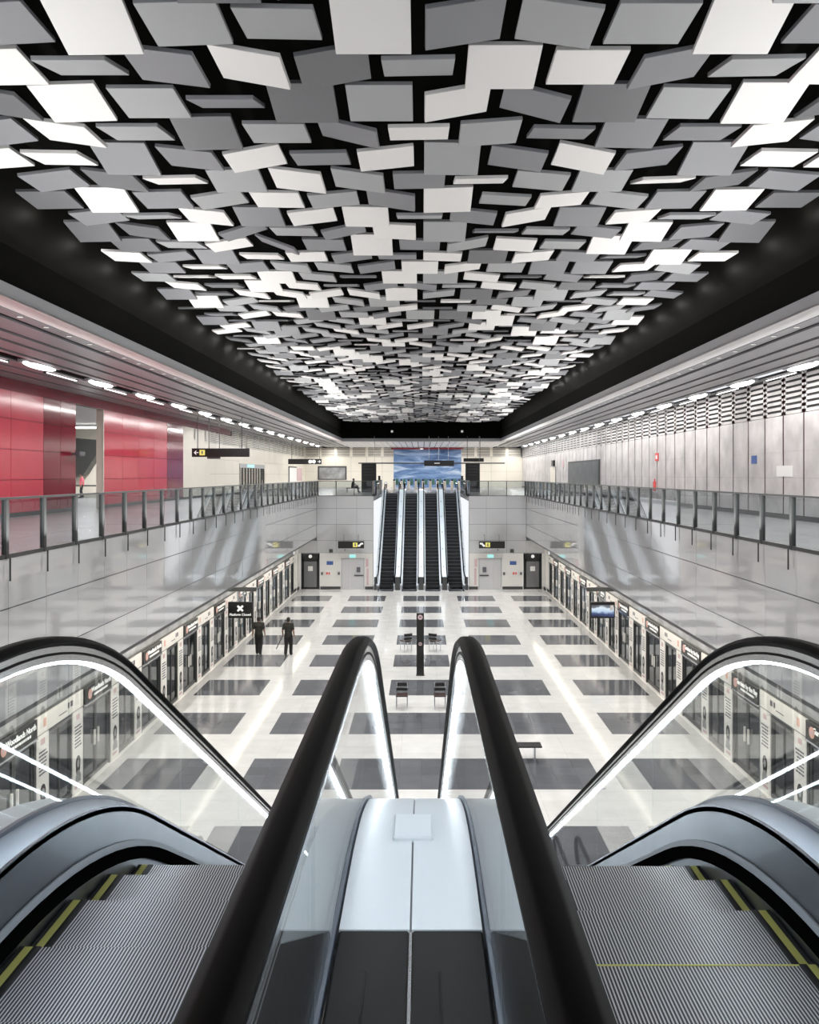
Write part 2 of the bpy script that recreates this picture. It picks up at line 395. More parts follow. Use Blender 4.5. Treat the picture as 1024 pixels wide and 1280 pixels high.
def person(name, loc, rz, label, J, shirt, pants, sleeves=True, extra=None):
    """J: joint positions in the person's frame, facing +Y. The body is one continuous mesh; clothing and hair are its children."""
    V = {k: Vector(v) for k, v in J.items()}
    m = MB()
    hd = V['head']; nk = V['neck']; up = V['up'] if 'up' in V else Vector((0, 0, 1))
    fw = Vector((0, 1, 0))
    # head: skull, jaw, nose, ears, lips
    m.ball(hd + Vector((0, -.008, .02)), .076, .095, .10)
    m.capsule(hd + Vector((0, .018, -.03)), hd + Vector((0, .042, -.088)), .060, .034)
    m.capsule(hd + Vector((0, .088, .008)), hd + Vector((0, .108, -.026)), .010, .014, n=8)
    m.capsule(hd + Vector((-.018, .082, -.062)), hd + Vector((.018, .082, -.062)), .0085, n=8)
    for sgn in (-1, 1):
        m.ball(hd + Vector((.078 * sgn, -.002, -.008)), .012, .022, .032, n=8, m=6)
        m.ball(hd + Vector((.030 * sgn, .078, .014)), .016, .014, .010, n=8, m=6)
    m.capsule(nk - Vector((0, 0, .06)), hd - Vector((0, .012, .05)), .060, .052)
    ch = V['chest']; pv = V['pelvis']
    m.capsule(ch + Vector((-.075, 0, .03)), ch + Vector((.075, 0, .03)), .115, sx=.95)
    m.capsule(ch, (ch + pv) / 2, .125, .118); m.capsule((ch + pv) / 2, pv, .118, .125)
    m.capsule(pv + Vector((-.06, 0, 0)), pv + Vector((.06, 0, 0)), .115)
    for s in ('l', 'r'):
        sh, el, wr, hp, kn, an, to = (V[s + k] for k in ('sh', 'el', 'wr', 'hip', 'kn', 'an', 'toe'))
        m.capsule(nk - Vector((0, 0, .06)), sh, .05, .056)
        m.capsule(ch + Vector((0, 0, .03)), sh, .09, .058)
        m.capsule(sh, el, .054, .041); m.capsule(el, wr, .043, .028)
        m.capsule(hp, kn, .088, .056); m.capsule(kn, kn + (an - kn) * .4, .055, .054); m.capsule(kn + (an - kn) * .4, an, .054, .036)
        m.capsule(an, to, .04, .034); m.capsule(an, an - Vector((0, .035, .035)), .04, .033)
        sg = -1 if s == 'l' else 1
        hdirv = (wr - el).normalized()
        hand(m, wr, hdirv + Vector((0, .05, 0)), Vector((-sg, 0, 0)), V.get('thumb', Vector((0, 1, 0))), .3)
    body = remesh(name, m, 'skin', None, .0075, 3)
    body.location = loc; body.rotation_euler = (0, 0, rz); LOC[body.name] = Vector(loc); tag(body, label, 'person')
    # shirt
    m = MB()
    m.capsule(ch + Vector((-.070, 0, .03)), ch + Vector((.070, 0, .03)), .130)
    m.capsule(ch, (ch + pv) / 2, .150, .156); m.capsule((ch + pv) / 2, pv + Vector((0, 0, .0)), .156, .162); m.capsule((ch + pv) / 2 - Vector((.03, 0, 0)), (ch + pv) / 2 + Vector((.03, 0, 0)), .150)
    m.capsule(pv + Vector((-.05, 0, .0)), pv + Vector((.05, 0, .0)), .138)
    m.capsule(nk - Vector((0, 0, .065)), nk - Vector((0, 0, .03)), .075, .064)
    for s in ('l', 'r'):
        sh, el, wr = V[s + 'sh'], V[s + 'el'], V[s + 'wr']
        m.capsule(nk - Vector((0, 0, .065)), sh, .066, .073); m.capsule(ch + Vector((0, 0, .03)), sh, .10, .075)
        m.capsule(sh, sh + (el - sh) * .72, .072, .060)
        if not sleeves: m.capsule(el, wr, .055, .042)
    def kid(nm, mb, mt, vox):
        q = remesh(nm, mb, mt, None, vox, 2); q.parent = body; return q
    kid('shirt', m, shirt, .012)
    m = MB()
    m.capsule(pv + Vector((-.055, 0, -.01)), pv + Vector((.055, 0, -.01)), .130)
    for s in ('l', 'r'):
        hp, kn, an = V[s + 'hip'], V[s + 'kn'], V[s + 'an']
        m.capsule(hp, kn, .112, .086); m.capsule(kn, an + (kn - an) * .06, .086, .074)
    kid('trousers', m, pants, .012)
    for s in ('l', 'r'):
        an, to = V[s + 'an'], V[s + 'toe']; m = MB()
        m.capsule(an - Vector((0, 0, .02)), to, .050, .043); m.capsule(an - Vector((0, 0, .015)), an - Vector((0, .04, .035)), .05, .042)
        kid('shoe', m, 'black_cloth', .010)
    m = MB(); m.ball(hd + Vector((0, -.020, .036)), .086, .098, .098); m.ball(hd + Vector((0, -.045, -.005)), .078, .066, .080)
    kid('hair', m, 'hair', .010)
    if extra: extra(body)
    return body

def walk_pose(step, arm):
    """mid-stride; step>0: left foot forward"""
    J = dict(head=(0, .03, 1.60), neck=(0, .0, 1.47), chest=(0, 0, 1.27), pelvis=(0, 0, .95))
    for s, sg in (('l', -1), ('r', 1)):
        k = step if s == 'l' else -step
        J[s + 'sh'] = (.185 * sg, 0, 1.40)
        J[s + 'el'] = (.245 * sg, -.04 - arm * k * .10, 1.12); J[s + 'wr'] = (.265 * sg, .05 - arm * k * .22, .885)
        J[s + 'hip'] = (.085 * sg, 0, .91)
        J[s + 'kn'] = (.095 * sg, .06 + .10 * k, .49)
        if k > 0: J[s + 'an'] = (.09 * sg, .02 + .16 * k, .085); J[s + 'toe'] = (.10 * sg, .18 + .16 * k, .04)
        else: J[s + 'an'] = (.09 * sg, -.04 + .26 * k, .125); J[s + 'toe'] = (.10 * sg, .10 + .24 * k, .045)
    return J
J1 = walk_pose(.45, .6)
person('person', (-7.35, 38.1, 0), 0, 'person walking away in dark short-sleeved shirt and trousers, nearer the left platform doors', J1, 'dark_cloth', 'black_cloth')
J2 = walk_pose(-.55, .4); J2['lwr'] = (-.275, .12, .90); J2['lel'] = (-.245, -.06, 1.13)
person('person', (-5.98, 37.9, 0), -.05, 'person walking away in dark clothing with a long thin baton in the left hand', J2, 'dark_cloth', 'black_cloth')
# the baton is held, so it is a thing of its own
m = MB(); m.tube((-6.27, 38.08, .86), (-6.52, 37.85, .30), .018, 10); m.tube((-6.235, 38.11, .935), (-6.27, 38.08, .86), .024, 10)
b = obj('baton', m, 'black_cloth', at=(-6.3, 38, .8)); tag(b, 'long thin dark baton held by the walking person on the right', 'baton')
J3 = walk_pose(.1, .3)
person('person', (-23.95, 59.5, MEZ), 2.0, 'person in a pink shirt and black trousers in the passage between the red walls', J3, 'pink_cloth', 'black_cloth')
J4 = dict(head=(0, .07, 1.17), neck=(0, .03, 1.04), chest=(0, .02, .84), pelvis=(0, 0, .52))
for s, sg in (('l', -1), ('r', 1)):
    J4[s + 'sh'] = (.18 * sg, .02, .97); J4[s + 'el'] = (.22 * sg, .16, .74); J4[s + 'wr'] = (.15 * sg, .38, .64)
    J4[s + 'hip'] = (.085 * sg, .02, .50); J4[s + 'kn'] = (.11 * sg, .44, .50); J4[s + 'an'] = (.11 * sg, .52, .085); J4[s + 'toe'] = (.12 * sg, .67, .04)
person('person', (-6.42, 79.0, MEZ), -pi / 2, 'person in dark clothing sitting on a black bench at the far upper level', J4, 'black_cloth', 'grey_cloth')
m = MB(); m.bbox(-7.1, -5.75, 78.75, 79.2, MEZ + .36, MEZ + .42, .015)
t = thing('bench', (-6.4, 79, MEZ), 'small black bench under the seated person at the far upper level', 'bench')
obj('seat', m, 'seat_black', t)
for x in (-6.95, -5.9):
    m = MB(); m.box(x - .03, x + .03, 78.8, 79.15, MEZ, MEZ + .36); obj('leg', m, 'dark_metal', t)

# ------------------------------------------------------------------ the shell
YB = -5.0       # the hall goes on a little behind the camera
YE = 59.9       # end wall of the platform hall
YF = 111.6      # far wall of the upper concourse
YV = 91.5       # far edge of the ceiling opening
LW, RW = -15.5, 13.3
VX = 7.44       # half width of the opening above the platform
PX = 8.8        # platform screen doors

# platform floor: light tiles with dark inlays, one mesh with two stone finishes
xs = [-8.72, -8.4, -5.97, -4.77, -2.37, -1.8, -1.2, 1.2, 1.8, 2.37, 4.77, 5.97, 8.4, 8.72]
ys = [2.0]
k0 = -4
rows = []
for k in range(k0, 8):
    a = 21.75 + 4.646 * k; rows.append((a, a + 2.38, k)); ys += [a, a + 2.38]
ys.append(62.0)
m = MB()
for j in range(len(ys) - 1):
    yc = (ys[j] + ys[j + 1]) / 2; row = [r for r in rows if r[0] < yc < r[1]]
    for i in range(len(xs) - 1):
        xc = (xs[i] + xs[i + 1]) / 2; dark = 0
        if row:
            ax = abs(xc)
            dark = ax < 1.2 or 2.37 < ax < 4.77 or 5.97 < ax < 8.4 or (row[0][2] in (0, 1) and ax < 1.8)
        m.add([(xs[i], ys[j], 0), (xs[i + 1], ys[j], 0), (xs[i + 1], ys[j + 1], 0), (xs[i], ys[j + 1], 0)], [(0, 1, 2, 3)], 1 if dark else 0)
struct('floor', m, ['floor_light', 'floor_dark'])
# track beds beyond the screen doors
for sg, nm in ((-1, 'floor'), (1, 'floor')):
    m = MB(); m.box(sg * 8.95, sg * 13.2, 2, 61, -1.3, -1.1); struct('floor', m, 'tunnel')
    m = MB(); m.box(sg * 13.2, sg * 13.4, 2, 61, -1.3, 3.6)
    for k in range(14): m.box(sg * 12.9, sg * 13.2, 4 + 4.2 * k, 4.5 + 4.2 * k, -1.1, 3.6)
    struct('wall_track_' + ('left' if sg < 0 else 'right'), m, 'tunnel')
    # bright threshold in front of the doors
    m = MB(); m.box(sg * 8.70, sg * 8.95, 2, 58.7, -.3, .006); struct('trim_1' if sg < 0 else 'trim_2', m, 'fascia_white')

# upper concourse slabs
m = MB()
m.box(LW - 16, -VX - .02, YB, YF, MEZ - .25, MEZ)
m.box(VX + .02, RW + .2, YB, YF, MEZ - .25, MEZ)
m.box(-VX - .02, -3.42, YE + .1, YF, MEZ - .25, MEZ)
m.box(3.36, VX + .02, YE + .1, YF, MEZ - .25, MEZ)
m.box(-3.42, 3.36, 75.2, YF, MEZ - .25, MEZ)
struct('floor', m, 'concourse_floor')
m = MB(); m.box(-VX, VX, YB, 2.0, MEZ - .25, MEZ)
struct('floor', m, 'concourse_floor')
# slab over the tracks: its underside
for sg in (-1, 1):
    m = MB(); m.box(sg * 7.62, sg * 13.4, 2, YE, 3.62, 3.8); struct('ceiling', m, 'white_wall')
    m = MB(); m.box(sg * 7.70, sg * 7.78, 5, 58.6, 3.585, 3.615)
    o = obj('strip_light', m, 'warm_strip', at=(sg * 7.74, 30, 3.6)); tag(o, 'long warm strip light under the %s wall above the screen doors' % ('left' if sg < 0 else 'right'), 'strip light')

# glossy side walls of the opening, panel by panel with open joints
zj = [3.72, 4.60, 5.70, 6.62]
for sg in (-1, 1):
    m = MB(); y = 15.2 - 1.53 * 8
    ybs = []
    while y < YE - .05:
        ybs.append(y); y += 1.53
    ybs.append(YE)
    for j in range(3):
        for i in range(len(ybs) - 1):
            m.box(sg * VX, sg * (VX + .06), ybs[i] + .006, ybs[i + 1] - .006, zj[j] + .010, zj[j + 1] - .010)
    m.box(sg * (VX + .035), sg * (VX + .18), ybs[0], YE, 3.62, 6.62, 1)
    struct('wall_left' if sg < 0 else 'wall_right', m, ['wall_gloss', 'joint'])
# platform end wall, two halves either side of the far escalators
for sg in (-1, 1):
    m = MB(); xi = 3.42 if sg < 0 else 3.36
    zs = [2.58, 3.46, 4.61, 5.74, 6.62]
    xb = [xi, 4.6, 6.05, VX - .01]
    for j in range(1, 4):
        for i in range(3): m.box(sg * (xb[i] + .007), sg * (xb[i + 1] - .007), YE, YE + .06, zs[j] + .010, zs[j + 1] - .010)
    xb = [xi, 4.6, 6.05, VX, 8.9]
    for i in range(4): m.box(sg * (xb[i] + .007), sg * (xb[i + 1] - .007), YE, YE + .06, zs[0] + .008, zs[1] - .010)
    # around the two doors below
    dk0, dk1, wh0, wh1 = 7.22, 8.56, 4.05, 5.70
    m.box(sg * xi, sg * wh0, YE, YE + .06, 0, 2.57, 2); m.box(sg * wh1, sg * dk0, YE, YE + .06, 0, 2.57, 2); m.box(sg * dk1, sg * 8.9, YE, YE + .06, 0, 2.57, 2)
    m.box(sg * wh0, sg * wh1, YE, YE + .06, 2.2, 2.57, 2)
    m.box(sg * (xi + .002), sg * 8.9, YE + .05, YE + .25, 2.55, 6.6, 1)
    m.box(sg * xi, sg * (xi + .02), YE, YE + .25, 0, 6.6, 2)
    # short white return wall beside the screen doors
    m.box(sg * 8.72, sg * 8.9, 59.15, YE, 0, 3.6, 2)
    struct('wall_end_left' if sg < 0 else 'wall_end_right', m, ['wall_gloss', 'joint', 'white_wall'])
    m = MB()
    for a, b2 in ((xi + .02, wh0 - .04), (wh1 + .04, dk0 - .04)): m.box(sg * a, sg * b2, YE - .02, YE, 0, .2)
    m.box(sg * 8.66, sg * 8.72, 59.15, YE - .02, 0, .2)
    struct('baseboard_left' if sg < 0 else 'baseboard_right', m, 'dark_trim')

# upper concourse walls ------------------------------------------------
CZ = EYE + 3.64
def louvre(name, sg, X, y0, y1, z0, z1, parent, nslat, mt):
    """one framed bank of horizontal slats in a side wall, open dark slots between"""
    m = MB(); f = .14
    d = sg * .06
    m.box(X, X - d, y0 + .03, y0 + .03 + f, z0, z1); m.box(X, X - d, y1 - .03 - f, y1 - .03, z0, z1)
    p = (z1 - z0) / nslat
    for i in range(nslat): m.box(X, X - d, y0 + .03, y1 - .03, z0 + p * i, z0 + p * i + p * .55)
    return obj(name, m, mt, parent)
# right wall: concrete panels with open joints and louvres along the top
m = MB(); y = 29.37 - 1.66 * 20; ry = []
while y < YF: ry.append(y); y += 1.66
zl = EYE + 2.21
for y in ry:
    zc = [MEZ + .18, 8.0, EYE + .86, zl - .02]
    for j in range(3): m.box(RW, RW + .08, y + .06, y + 1.60, zc[j] + .002, zc[j + 1] - .002)
m.box(RW + .05, RW + .25, YB, YF, MEZ, CZ + .2, 1)
for y in ry: m.box(RW + .02, RW + .05, y - .07, y + .07, MEZ + .18, CZ, 2)
wr = struct('wall_right', m, ['concrete', 'slot', 'red_joint'])
for y in ry:
    if y > 18: louvre('louvre', 1, RW + .07, y, y + 1.66, zl, CZ, wr, 7, 'concrete')
m = MB(); m.box(RW - .01, RW + .06, YB, YF, MEZ, MEZ + .18); struct('baseboard_right', m, 'dark_trim')
# left wall: red panels, passage, red panels, dark red return, cream with louvres
m = MB()
def red_run(ya, yb, n, mi=0, X=LW):
    p = (yb - ya) / n
    for i in range(n):
        zc = [MEZ + .16, 7.92, 9.08, 10.24, 11.30]
        for j in range(4): m.box(X, X - .08, ya + p * i + .014, ya + p * (i + 1) - .014, zc[j] + .009, zc[j + 1] - .009, mi)
red_run(10.0, 34.6, 9)
red_run(34.6, 37.85, 2, 1)  # darker red stands in for the dark reflection on these panels
red_run(41.2, 51.4, 4)
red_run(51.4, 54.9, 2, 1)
for a, b2 in ((YB, 37.85), (41.25, 54.9)): m.box(LW - .035, LW - .07, a, b2, MEZ, 11.3, 2)
m.box(LW + .03, LW - .3, YB, 68.4, 11.30, CZ + .05, 3)
# cream part
zc = [MEZ + .16, 8.2, 9.3, EYE + 2.41]
y = 54.9
cy = []
while y < YF: cy.append(y); y += 2.84
for y in cy:
    if 71 < y + 1 < 83: continue
    for j in range(3): m.box(LW, LW - .08, y + .006, min(y + 2.834, YF), zc[j] + .005, zc[j + 1] - .005, 4)
m.box(LW, LW - .08, 71.95, 83.3, EYE + 1.0, EYE + 2.40, 4)
m.box(LW - .05, LW - .3, 54.9, 71.95, MEZ, CZ, 5); m.box(LW - .05, LW - .3, 83.3, YF, MEZ, CZ, 5); m.box(LW - .05, LW - .3, 71.95, 83.3, EYE + 1.0, CZ, 5)
m.box(LW - 2.0, LW - 1.8, 71.9, 83.4, MEZ, EYE + 1.1, 4); m.box(LW - 2.0, LW, 71.8, 71.95, MEZ, EYE + 1.1, 4); m.box(LW - 2, LW, 83.3, 83.45, MEZ, EYE + 1.1, 4)
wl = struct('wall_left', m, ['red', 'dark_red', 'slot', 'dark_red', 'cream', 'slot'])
for y in cy:
    louvre('louvre', -1, LW - .07, y, y + 2.84, EYE + 2.43, CZ if y > 68.4 else 11.30, wl, 8, 'cream')
m = MB()
for a, b2 in ((YB, 37.85), (41.2, 71.9), (83.4, YF)): m.box(LW - .06, LW + .01, a, b2, MEZ, MEZ + .16)
struct('baseboard_left', m, 'dark_trim')
# passage behind the opening in the red wall
m = MB()
m.box(-31, -15.58, 37.5, 37.85, MEZ, CZ, 0); m.box(-31, -30.8, 37.8, 62, MEZ, CZ, 1); m.box(-31, -15.6, 62, 62.3, MEZ, CZ, 1)
m.box(-15.85, -15.54, 41.12, 62, MEZ, CZ, 1); m.box(-15.56, LW + .0, 41.12, 41.2, MEZ, 11.3, 1)
struct('wall_passage', m, ['dark_red', 'cream'])
m = MB(); m.box(-31, -15.6, 37.5, 62.3, CZ - .1, CZ + .1); struct('ceiling', m, 'plank')
m = MB(); m.prism([(-26.5, 10.9), (-23.2, 10.64), (-23.2, 10.07), (-24.4, 8.2), (-26.5, 7.6)], 'y', 61.0, 61.98)
o = obj('stair_underside', m, 'dark_metal', at=(-23.5, 61.4, 9.5)); tag(o, 'dark sloping underside of a stair at the back of the left passage', 'stair')
m = MB(); m.box(-25.4, -21.6, 58.9, 59.1, CZ - .38, CZ - .24)
o = obj('strip_light', m, 'lamp', at=(-23.5, 59, CZ - .3)); tag(o, 'bright strip light hanging in the passage between the red walls', 'strip light')
for zz in (0,):
    t = thing('hand_rail', (-23, 60.6, MEZ), 'black hand rail along the back of the passage between the red walls', 'hand rail')
    m = MB(); m.tube((-24.8, 60.6, 7.35), (-21, 60.6, 7.35), .05); obj('rail', m, 'dark_metal', t)
    for x in (-24.5, -22.9, -21.3):
        m = MB(); m.tube((x, 60.6, MEZ), (x, 60.6, 7.35), .03); obj('post', m, 'dark_metal', t)
# far wall
m = MB()
x = LW
fx = [LW + 2.06 * i for i in range(15)]
for x in fx:
    x1 = min(x + 2.05, RW)
    for a, b2 in ((MEZ, 8.6), (8.61, EYE + 2.41)): m.box(x + .01, x1, YF, YF + .1, a, b2)
m.box(LW, RW, YF + .08, YF + .3, MEZ, CZ + .2, 1)
wf = struct('wall_far', m, ['cream', 'slot'])
for x in fx:
    if -4 < x + 1 < 5.3: continue
    m = MB(); x1 = min(x + 2.06, RW)
    m.box(x, x + .2, YF, YF + .06, EYE + 2.43, CZ); m.box(x1 - .16, x1, YF, YF + .06, EYE + 2.43, CZ)
    for i in range(8): m.box(x, x1, YF + .01, YF + .06, EYE + 2.43 + .15 * i, EYE + 2.43 + .15 * i + .085)
    obj('louvre', m, 'cream', wf)
m = MB(); m.box(-4.0, 5.5, YF - 1.2, YF - .9, CZ - .28, CZ - .02); struct('trim_3', m, 'dark_red')

# ceilings --------------------------------------------------------------
FX = 8.6
VB = YB + 1
m = MB()
def planks(xa, xb, sg):
    for a, b2 in zip(xa, xb): m.box(sg * a, sg * b2, YB, YF, CZ, CZ + .05, 0)
planks((9.66, 10.58, 11.30, 12.17, 13.0), (10.39, 11.11, 11.98, 12.40, 13.3), 1)
planks((9.66, 10.58, 11.30, 12.17, 13.0, 13.82, 14.68), (10.39, 11.11, 11.98, 12.40, 13.64, 14.50, 15.5), -1)
m.box(9.5, RW, YB, YF, CZ + .3, CZ + .4, 1); m.box(-9.5, LW, YB, YF, CZ + .3, CZ + .4, 1)
struct('ceiling', m, ['plank', 'slot'])
# far ceiling over the escalator heads
m = MB(); x = -9.45
while x < 9.4: m.box(x, x + .62, YV + .5, YF, CZ, CZ + .05, 0); x += .70
m.box(-9.5, 9.5, YV + .3, YF, CZ + .12, CZ + .2, 1)
struct('ceiling', m, ['soffit', 'slot'])
# fascia, soffit and black bulkhead around the ceiling opening
for sg in (-1, 1):
    m = MB()
    m.box(sg * FX, sg * (FX + .12), YB, YV, EYE + 3.70, EYE + 3.99, 0)
    m.box(sg * FX, sg * 9.14, YB, YV + .3, EYE + 3.68, EYE + 3.72, 1)
    m.box(sg * 9.14, sg * 9.50, YB, YV + .3, EYE + 3.66, EYE + 3.72, 2)
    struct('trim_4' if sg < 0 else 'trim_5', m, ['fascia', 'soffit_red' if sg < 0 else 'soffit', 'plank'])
    m = MB()
    m.box(sg * (FX + .05), sg * (FX + .3), YB, YV + .3, EYE + 3.99, EYE + 4.80, 0)
    m.box(sg * (FX + .12), sg * (FX + .32), YB, YV + .3, EYE + 4.80, EYE + 7.4, 1)
    struct('wall_bulkhead_left' if sg < 0 else 'wall_bulkhead_right', m, ['black_ceiling', 'black_satin'])
m = MB(); m.box(-FX, FX, YV, YV + .12, EYE + 3.70, EYE + 3.99, 0); m.box(-FX, FX, YV, YV + .5, EYE + 3.66, EYE + 3.70, 1)
struct('trim_6', m, ['fascia', 'soffit'])
m = MB(); m.box(-FX - .3, FX + .3, YV + .1, YV + .3, EYE + 3.99, EYE + 7.4); m.box(-FX, FX, YV + .04, YV + .12, EYE + 4.3, EYE + 4.36)
for i in range(9): m.box(-7.6 + 1.9 * i, -7.52 + 1.9 * i, YV + .03, YV + .12, EYE + 3.99, EYE + 5.2)
struct('wall_bulkhead_far', m, 'black_ceiling')
m = MB(); m.box(-FX - .2, FX + .2, YB, YV + .3, EYE + 7.3, EYE + 7.5); struct('ceiling', m, 'black_ceiling')

# ------------------------------------------------------------------ hanging ceiling panels
TAB = '''-4:-1,-3,M -3:17,-1,W -2:1,-2,L -1:-8,1,L 0:16,0,W 1:0,-9,M 2:-1,8,L 3:-1,0,L 4:16,0,W 5:-2,0,M
-5:1,-1,W -4:-15,0,L -3:-1,7,M -2:-1,10,W -1:0,-10,D 0:-14,-1,L 1:8,0,W 2:0,0,W 3:-2,-11,M 4:-13,-1,L 5:0,1,W
-5:-2,9,D -4:8,-2,W -3:1,0,L -2:-17,0,M -1:10,0,D 0:7,0,L 1:-1,-10,W 2:-4,14,M 3:9,0,D 4:2,1,L 5:12,0,W 6:-7,-9,D
-6:-2,-7,M -5:-3,8,W -4:-10,0,L -3:9,-1,D -2:-5,0,L -1:-6,13,M 0:-11,-1,W 1:-1,-4,L 2:-13,1,M 3:5,1,M 4:-10,0,M 5:-2,-6,W 6:-6,7,M
-6:-3,-4,W -5:-9,1,W -4:13,1,M -3:-2,6,M -2:-2,-10,W -1:-9,-1,M 0:-1,-6,W 1:13,1,L 2:-2,8,M 3:1,11,W 4:-3,-7,M 5:14,0,M 6:-6,1,W 7:-4,0,W
-6:-2,-7,M -5:-1,7,D -4:-13,-1,W -3:5,-1,L -2:2,7,W -1:0,8,L 0:-3,-1,M 1:-14,-1,W 2:-2,5,L 3:4,0,L 4:-15,-2,W 5:-4,-8,D 6:-2,5,M
-6:2,-1,D -5:12,0,W -4:1,-1,M -3:-4,-9,L -2:-1,1,W -1:-3,-5,L 0:0,9,M 1:11,-2,W 2:-8,3,L 3:-3,-5,W 4:-3,7,L 5:2,-1,M 6:7,-1,W 7:-1,0,D
-6:-2,-7,M -5:-13,-1,L -4:0,6,W -3:7,1,M -2:-1,-7,W -1:8,1,W 0:-13,0,L 1:-2,6,M 2:-1,-10,W 3:7,0,M 4:-2,-4,W 5:-12,0,L 6:-4,6,M
-6:11,-1,D -5:0,8,D -4:9,0,W -3:-7,-17,M -2:-6,1,L -1:-5,-12,M 0:3,3,W 1:11,0,L 2:-14,0,M 3:-9,1,L 4:-4,6,M 5:10,1,W 6:1,-5,M 7:13,1,D
-6:3,0,D -5:-7,1,L -4:-4,-9,W -3:-6,20,M -2:0,1,M -1:15,0,W 0:-2,1,M 1:-3,-10,L 2:1,3,W 3:-5,1,L 4:11,1,W 5:-4,-5,D 6:-2,3,M
-6:0,3,W -5:-3,-5,M -4:7,0,M -3:-8,1,W -2:-1,-1,W -1:-2,-8,M 1:-3,2,W 2:5,0,D 3:-1,-5,W 4:-1,3,M 5:-11,-1,D 6:8,0,W 7:-2,0,W
-6:3,0,M -5:-10,0,W -4:0,-4,M 0:5,0,W 4:6,0,M 5:-3,-3,W 6:1,7,L
6:0,-6,D'''
known = {}
for k, line in enumerate(TAB.split('\n')):
    for e in line.split():
        j, r = e.split(':'); p, q, t = r.split(','); known[k, int(j)] = (int(p), int(q), t)
HP = EYE + 5.72
def panel_mesh(name, t):
    m = MB(); m.bbox(-.5, .5, -.5, .5, 0, .065, .006); me = obj(name, m, 'panel_' + t).data
    return me
protos = {}
for t in 'WLMD':
    m = MB(); m.bbox(-.5, .5, -.5, .5, 0, .065, .006)
    me = bpy.data.meshes.new('hanging_baffle'); me.from_pydata(m.v, [], m.f); me.materials.append(MATS['panel_' + t]); me.update(); protos[t] = me
TONE = dict(W='white', L='pale grey', M='mid grey', D='dark grey')
rest = MB(); RT = 'WLMD'
npan = 0; krow = 0
for k in range(-1, 70):
    Y = 10.72 + 1.143 * k
    if Y + .6 > YV: break
    even = k % 2 == 0
    x0 = -.635 if even else -.045
    js = list(range(-6, 8 if even else 7))
    for n_, j in enumerate(js):
        X = x0 + 1.182 * j
        if (k, j) in known: p, q, t = known[k, j]
        else:
            p, q = random.choice(((11, 0), (-12, 0), (-2, 8), (-2, -8), (0, 1), (7, 0), (-8, 0), (-2, 5), (-2, -6)))
            t = random.choices('WLMD', (36, 26, 26, 12))[0]
        R = Matrix.Translation((X, Y, HP)) @ Matrix.Rotation(radians(-p), 4, 'X') @ Matrix.Rotation(radians(q), 4, 'Y')
        # panels of the first row far to the sides lie outside the picture
        vis = abs(X) / (Y + .7) < .52
        if not vis: continue
        if npan < 300:
            o = bpy.data.objects.new('hanging_baffle', protos[t]); C.objects.link(o); o.matrix_world = R
            tilt = 'tipped forward' if p >= 5 else 'seen nearly edge-on' if p <= -7 else 'sloping right' if q >= 3 else 'sloping left' if q <= -3 else 'lying flat'
            nl = sum(1 for jj in js[:n_] if abs(x0 + 1.182 * jj) / (Y + .7) < .52)
            tag(o, '%s square panel %s, %s from left in %s hanging row' % (TONE[t], tilt, nth(nl), nth(k + 1)), 'ceiling baffle', 'square panels hanging from the black ceiling')
            npan += 1
        else:
            m = MB(); m.bbox(-.5, .5, -.5, .5, 0, .065, .006)
            rest.add([R @ Vector(v) for v in m.v], m.f, RT.index(t))
o = obj('hanging_baffles', rest, ['panel_' + t for t in RT], at=(0, 60, HP))
tag(o, 'white and grey square panels receding to the far end of the black ceiling', 'ceiling baffles', kind='stuff')

# ------------------------------------------------------------------ glass railings around the opening
def railing(name, x, y0, y1, n, label, sg):
    t = thing(name, (x, y0, MEZ), label, 'railing')
    p = (y1 - y0) / n
    m = MB(); m.box(x - .035, x + .035, y0 - .05, y1 + .05, 7.66, 7.70); obj('hand_rail', m, 'dark_metal', t)
    m = MB(); m.box(x - .035, x + .035, y0, y1, 6.60, 6.675); obj('base_rail', m, 'dark_metal', t)
    for i in range(n + 1):
        y = y0 + p * i
        m = MB(); m.box(x - .045, x + .045, y - .05, y + .05, 6.60, 7.66)
        q = obj('post', m, 'post_grey', t)
        m = MB(); xf = -sg * .09; m.box(x + xf - .012, x + xf + .012, y - .012, y + .012, 6.2, 6.62); obj('fixing_fin', m, 'post_grey', q)
        if i < n:
            m = MB(); m.box(x - .007, x + .007, y + .06, y + p - .06, 6.68, 7.655); obj('glass_pane', m, 'rail_glass', t)
    return t
n = 36
railing('glass_railing', -VX - .03, 15.2 - 1.53 * 6, 15.2 - 1.53 * 6 + 1.53 * n - .35, n, 'glass railing with dark posts along the left upper level, before the red wall', -1)
railing('glass_railing', VX + .03, 15.6 - 1.53 * 6, 15.6 - 1.53 * 6 + 1.53 * n - .75, n, 'glass railing with dark posts along the right upper level, before the louvred wall', 1)
def railing_x(x0, x1, y, n, label):
    t = thing('glass_railing', (x0, y, MEZ), label, 'railing'); p = (x1 - x0) / n
    m = MB(); m.box(x0, x1, y - .03, y + .03, 7.66, 7.70); obj('hand_rail', m, 'dark_metal', t)
    m = MB(); m.box(x0, x1, y - .03, y + .03, 6.60, 6.66); obj('base_rail', m, 'dark_metal', t)
    for i in range(n + 1):
        x = x0 + p * i; m = MB(); m.box(x - .03, x + .03, y - .03, y + .03, 6.6, 7.66); obj('post', m, 'dark_metal', t)
        if i < n:
            m = MB(); m.box(x + .04, x + p - .04, y - .006, y + .006, 6.67, 7.65); obj('glass_pane', m, 'rail_glass', t)
railing_x(-VX + .1, -3.5, YE + .05, 3, 'short glass railing left of the far escalator heads')
railing_x(3.44, VX - .1, YE + .05, 3, 'short glass railing right of the far escalator heads')
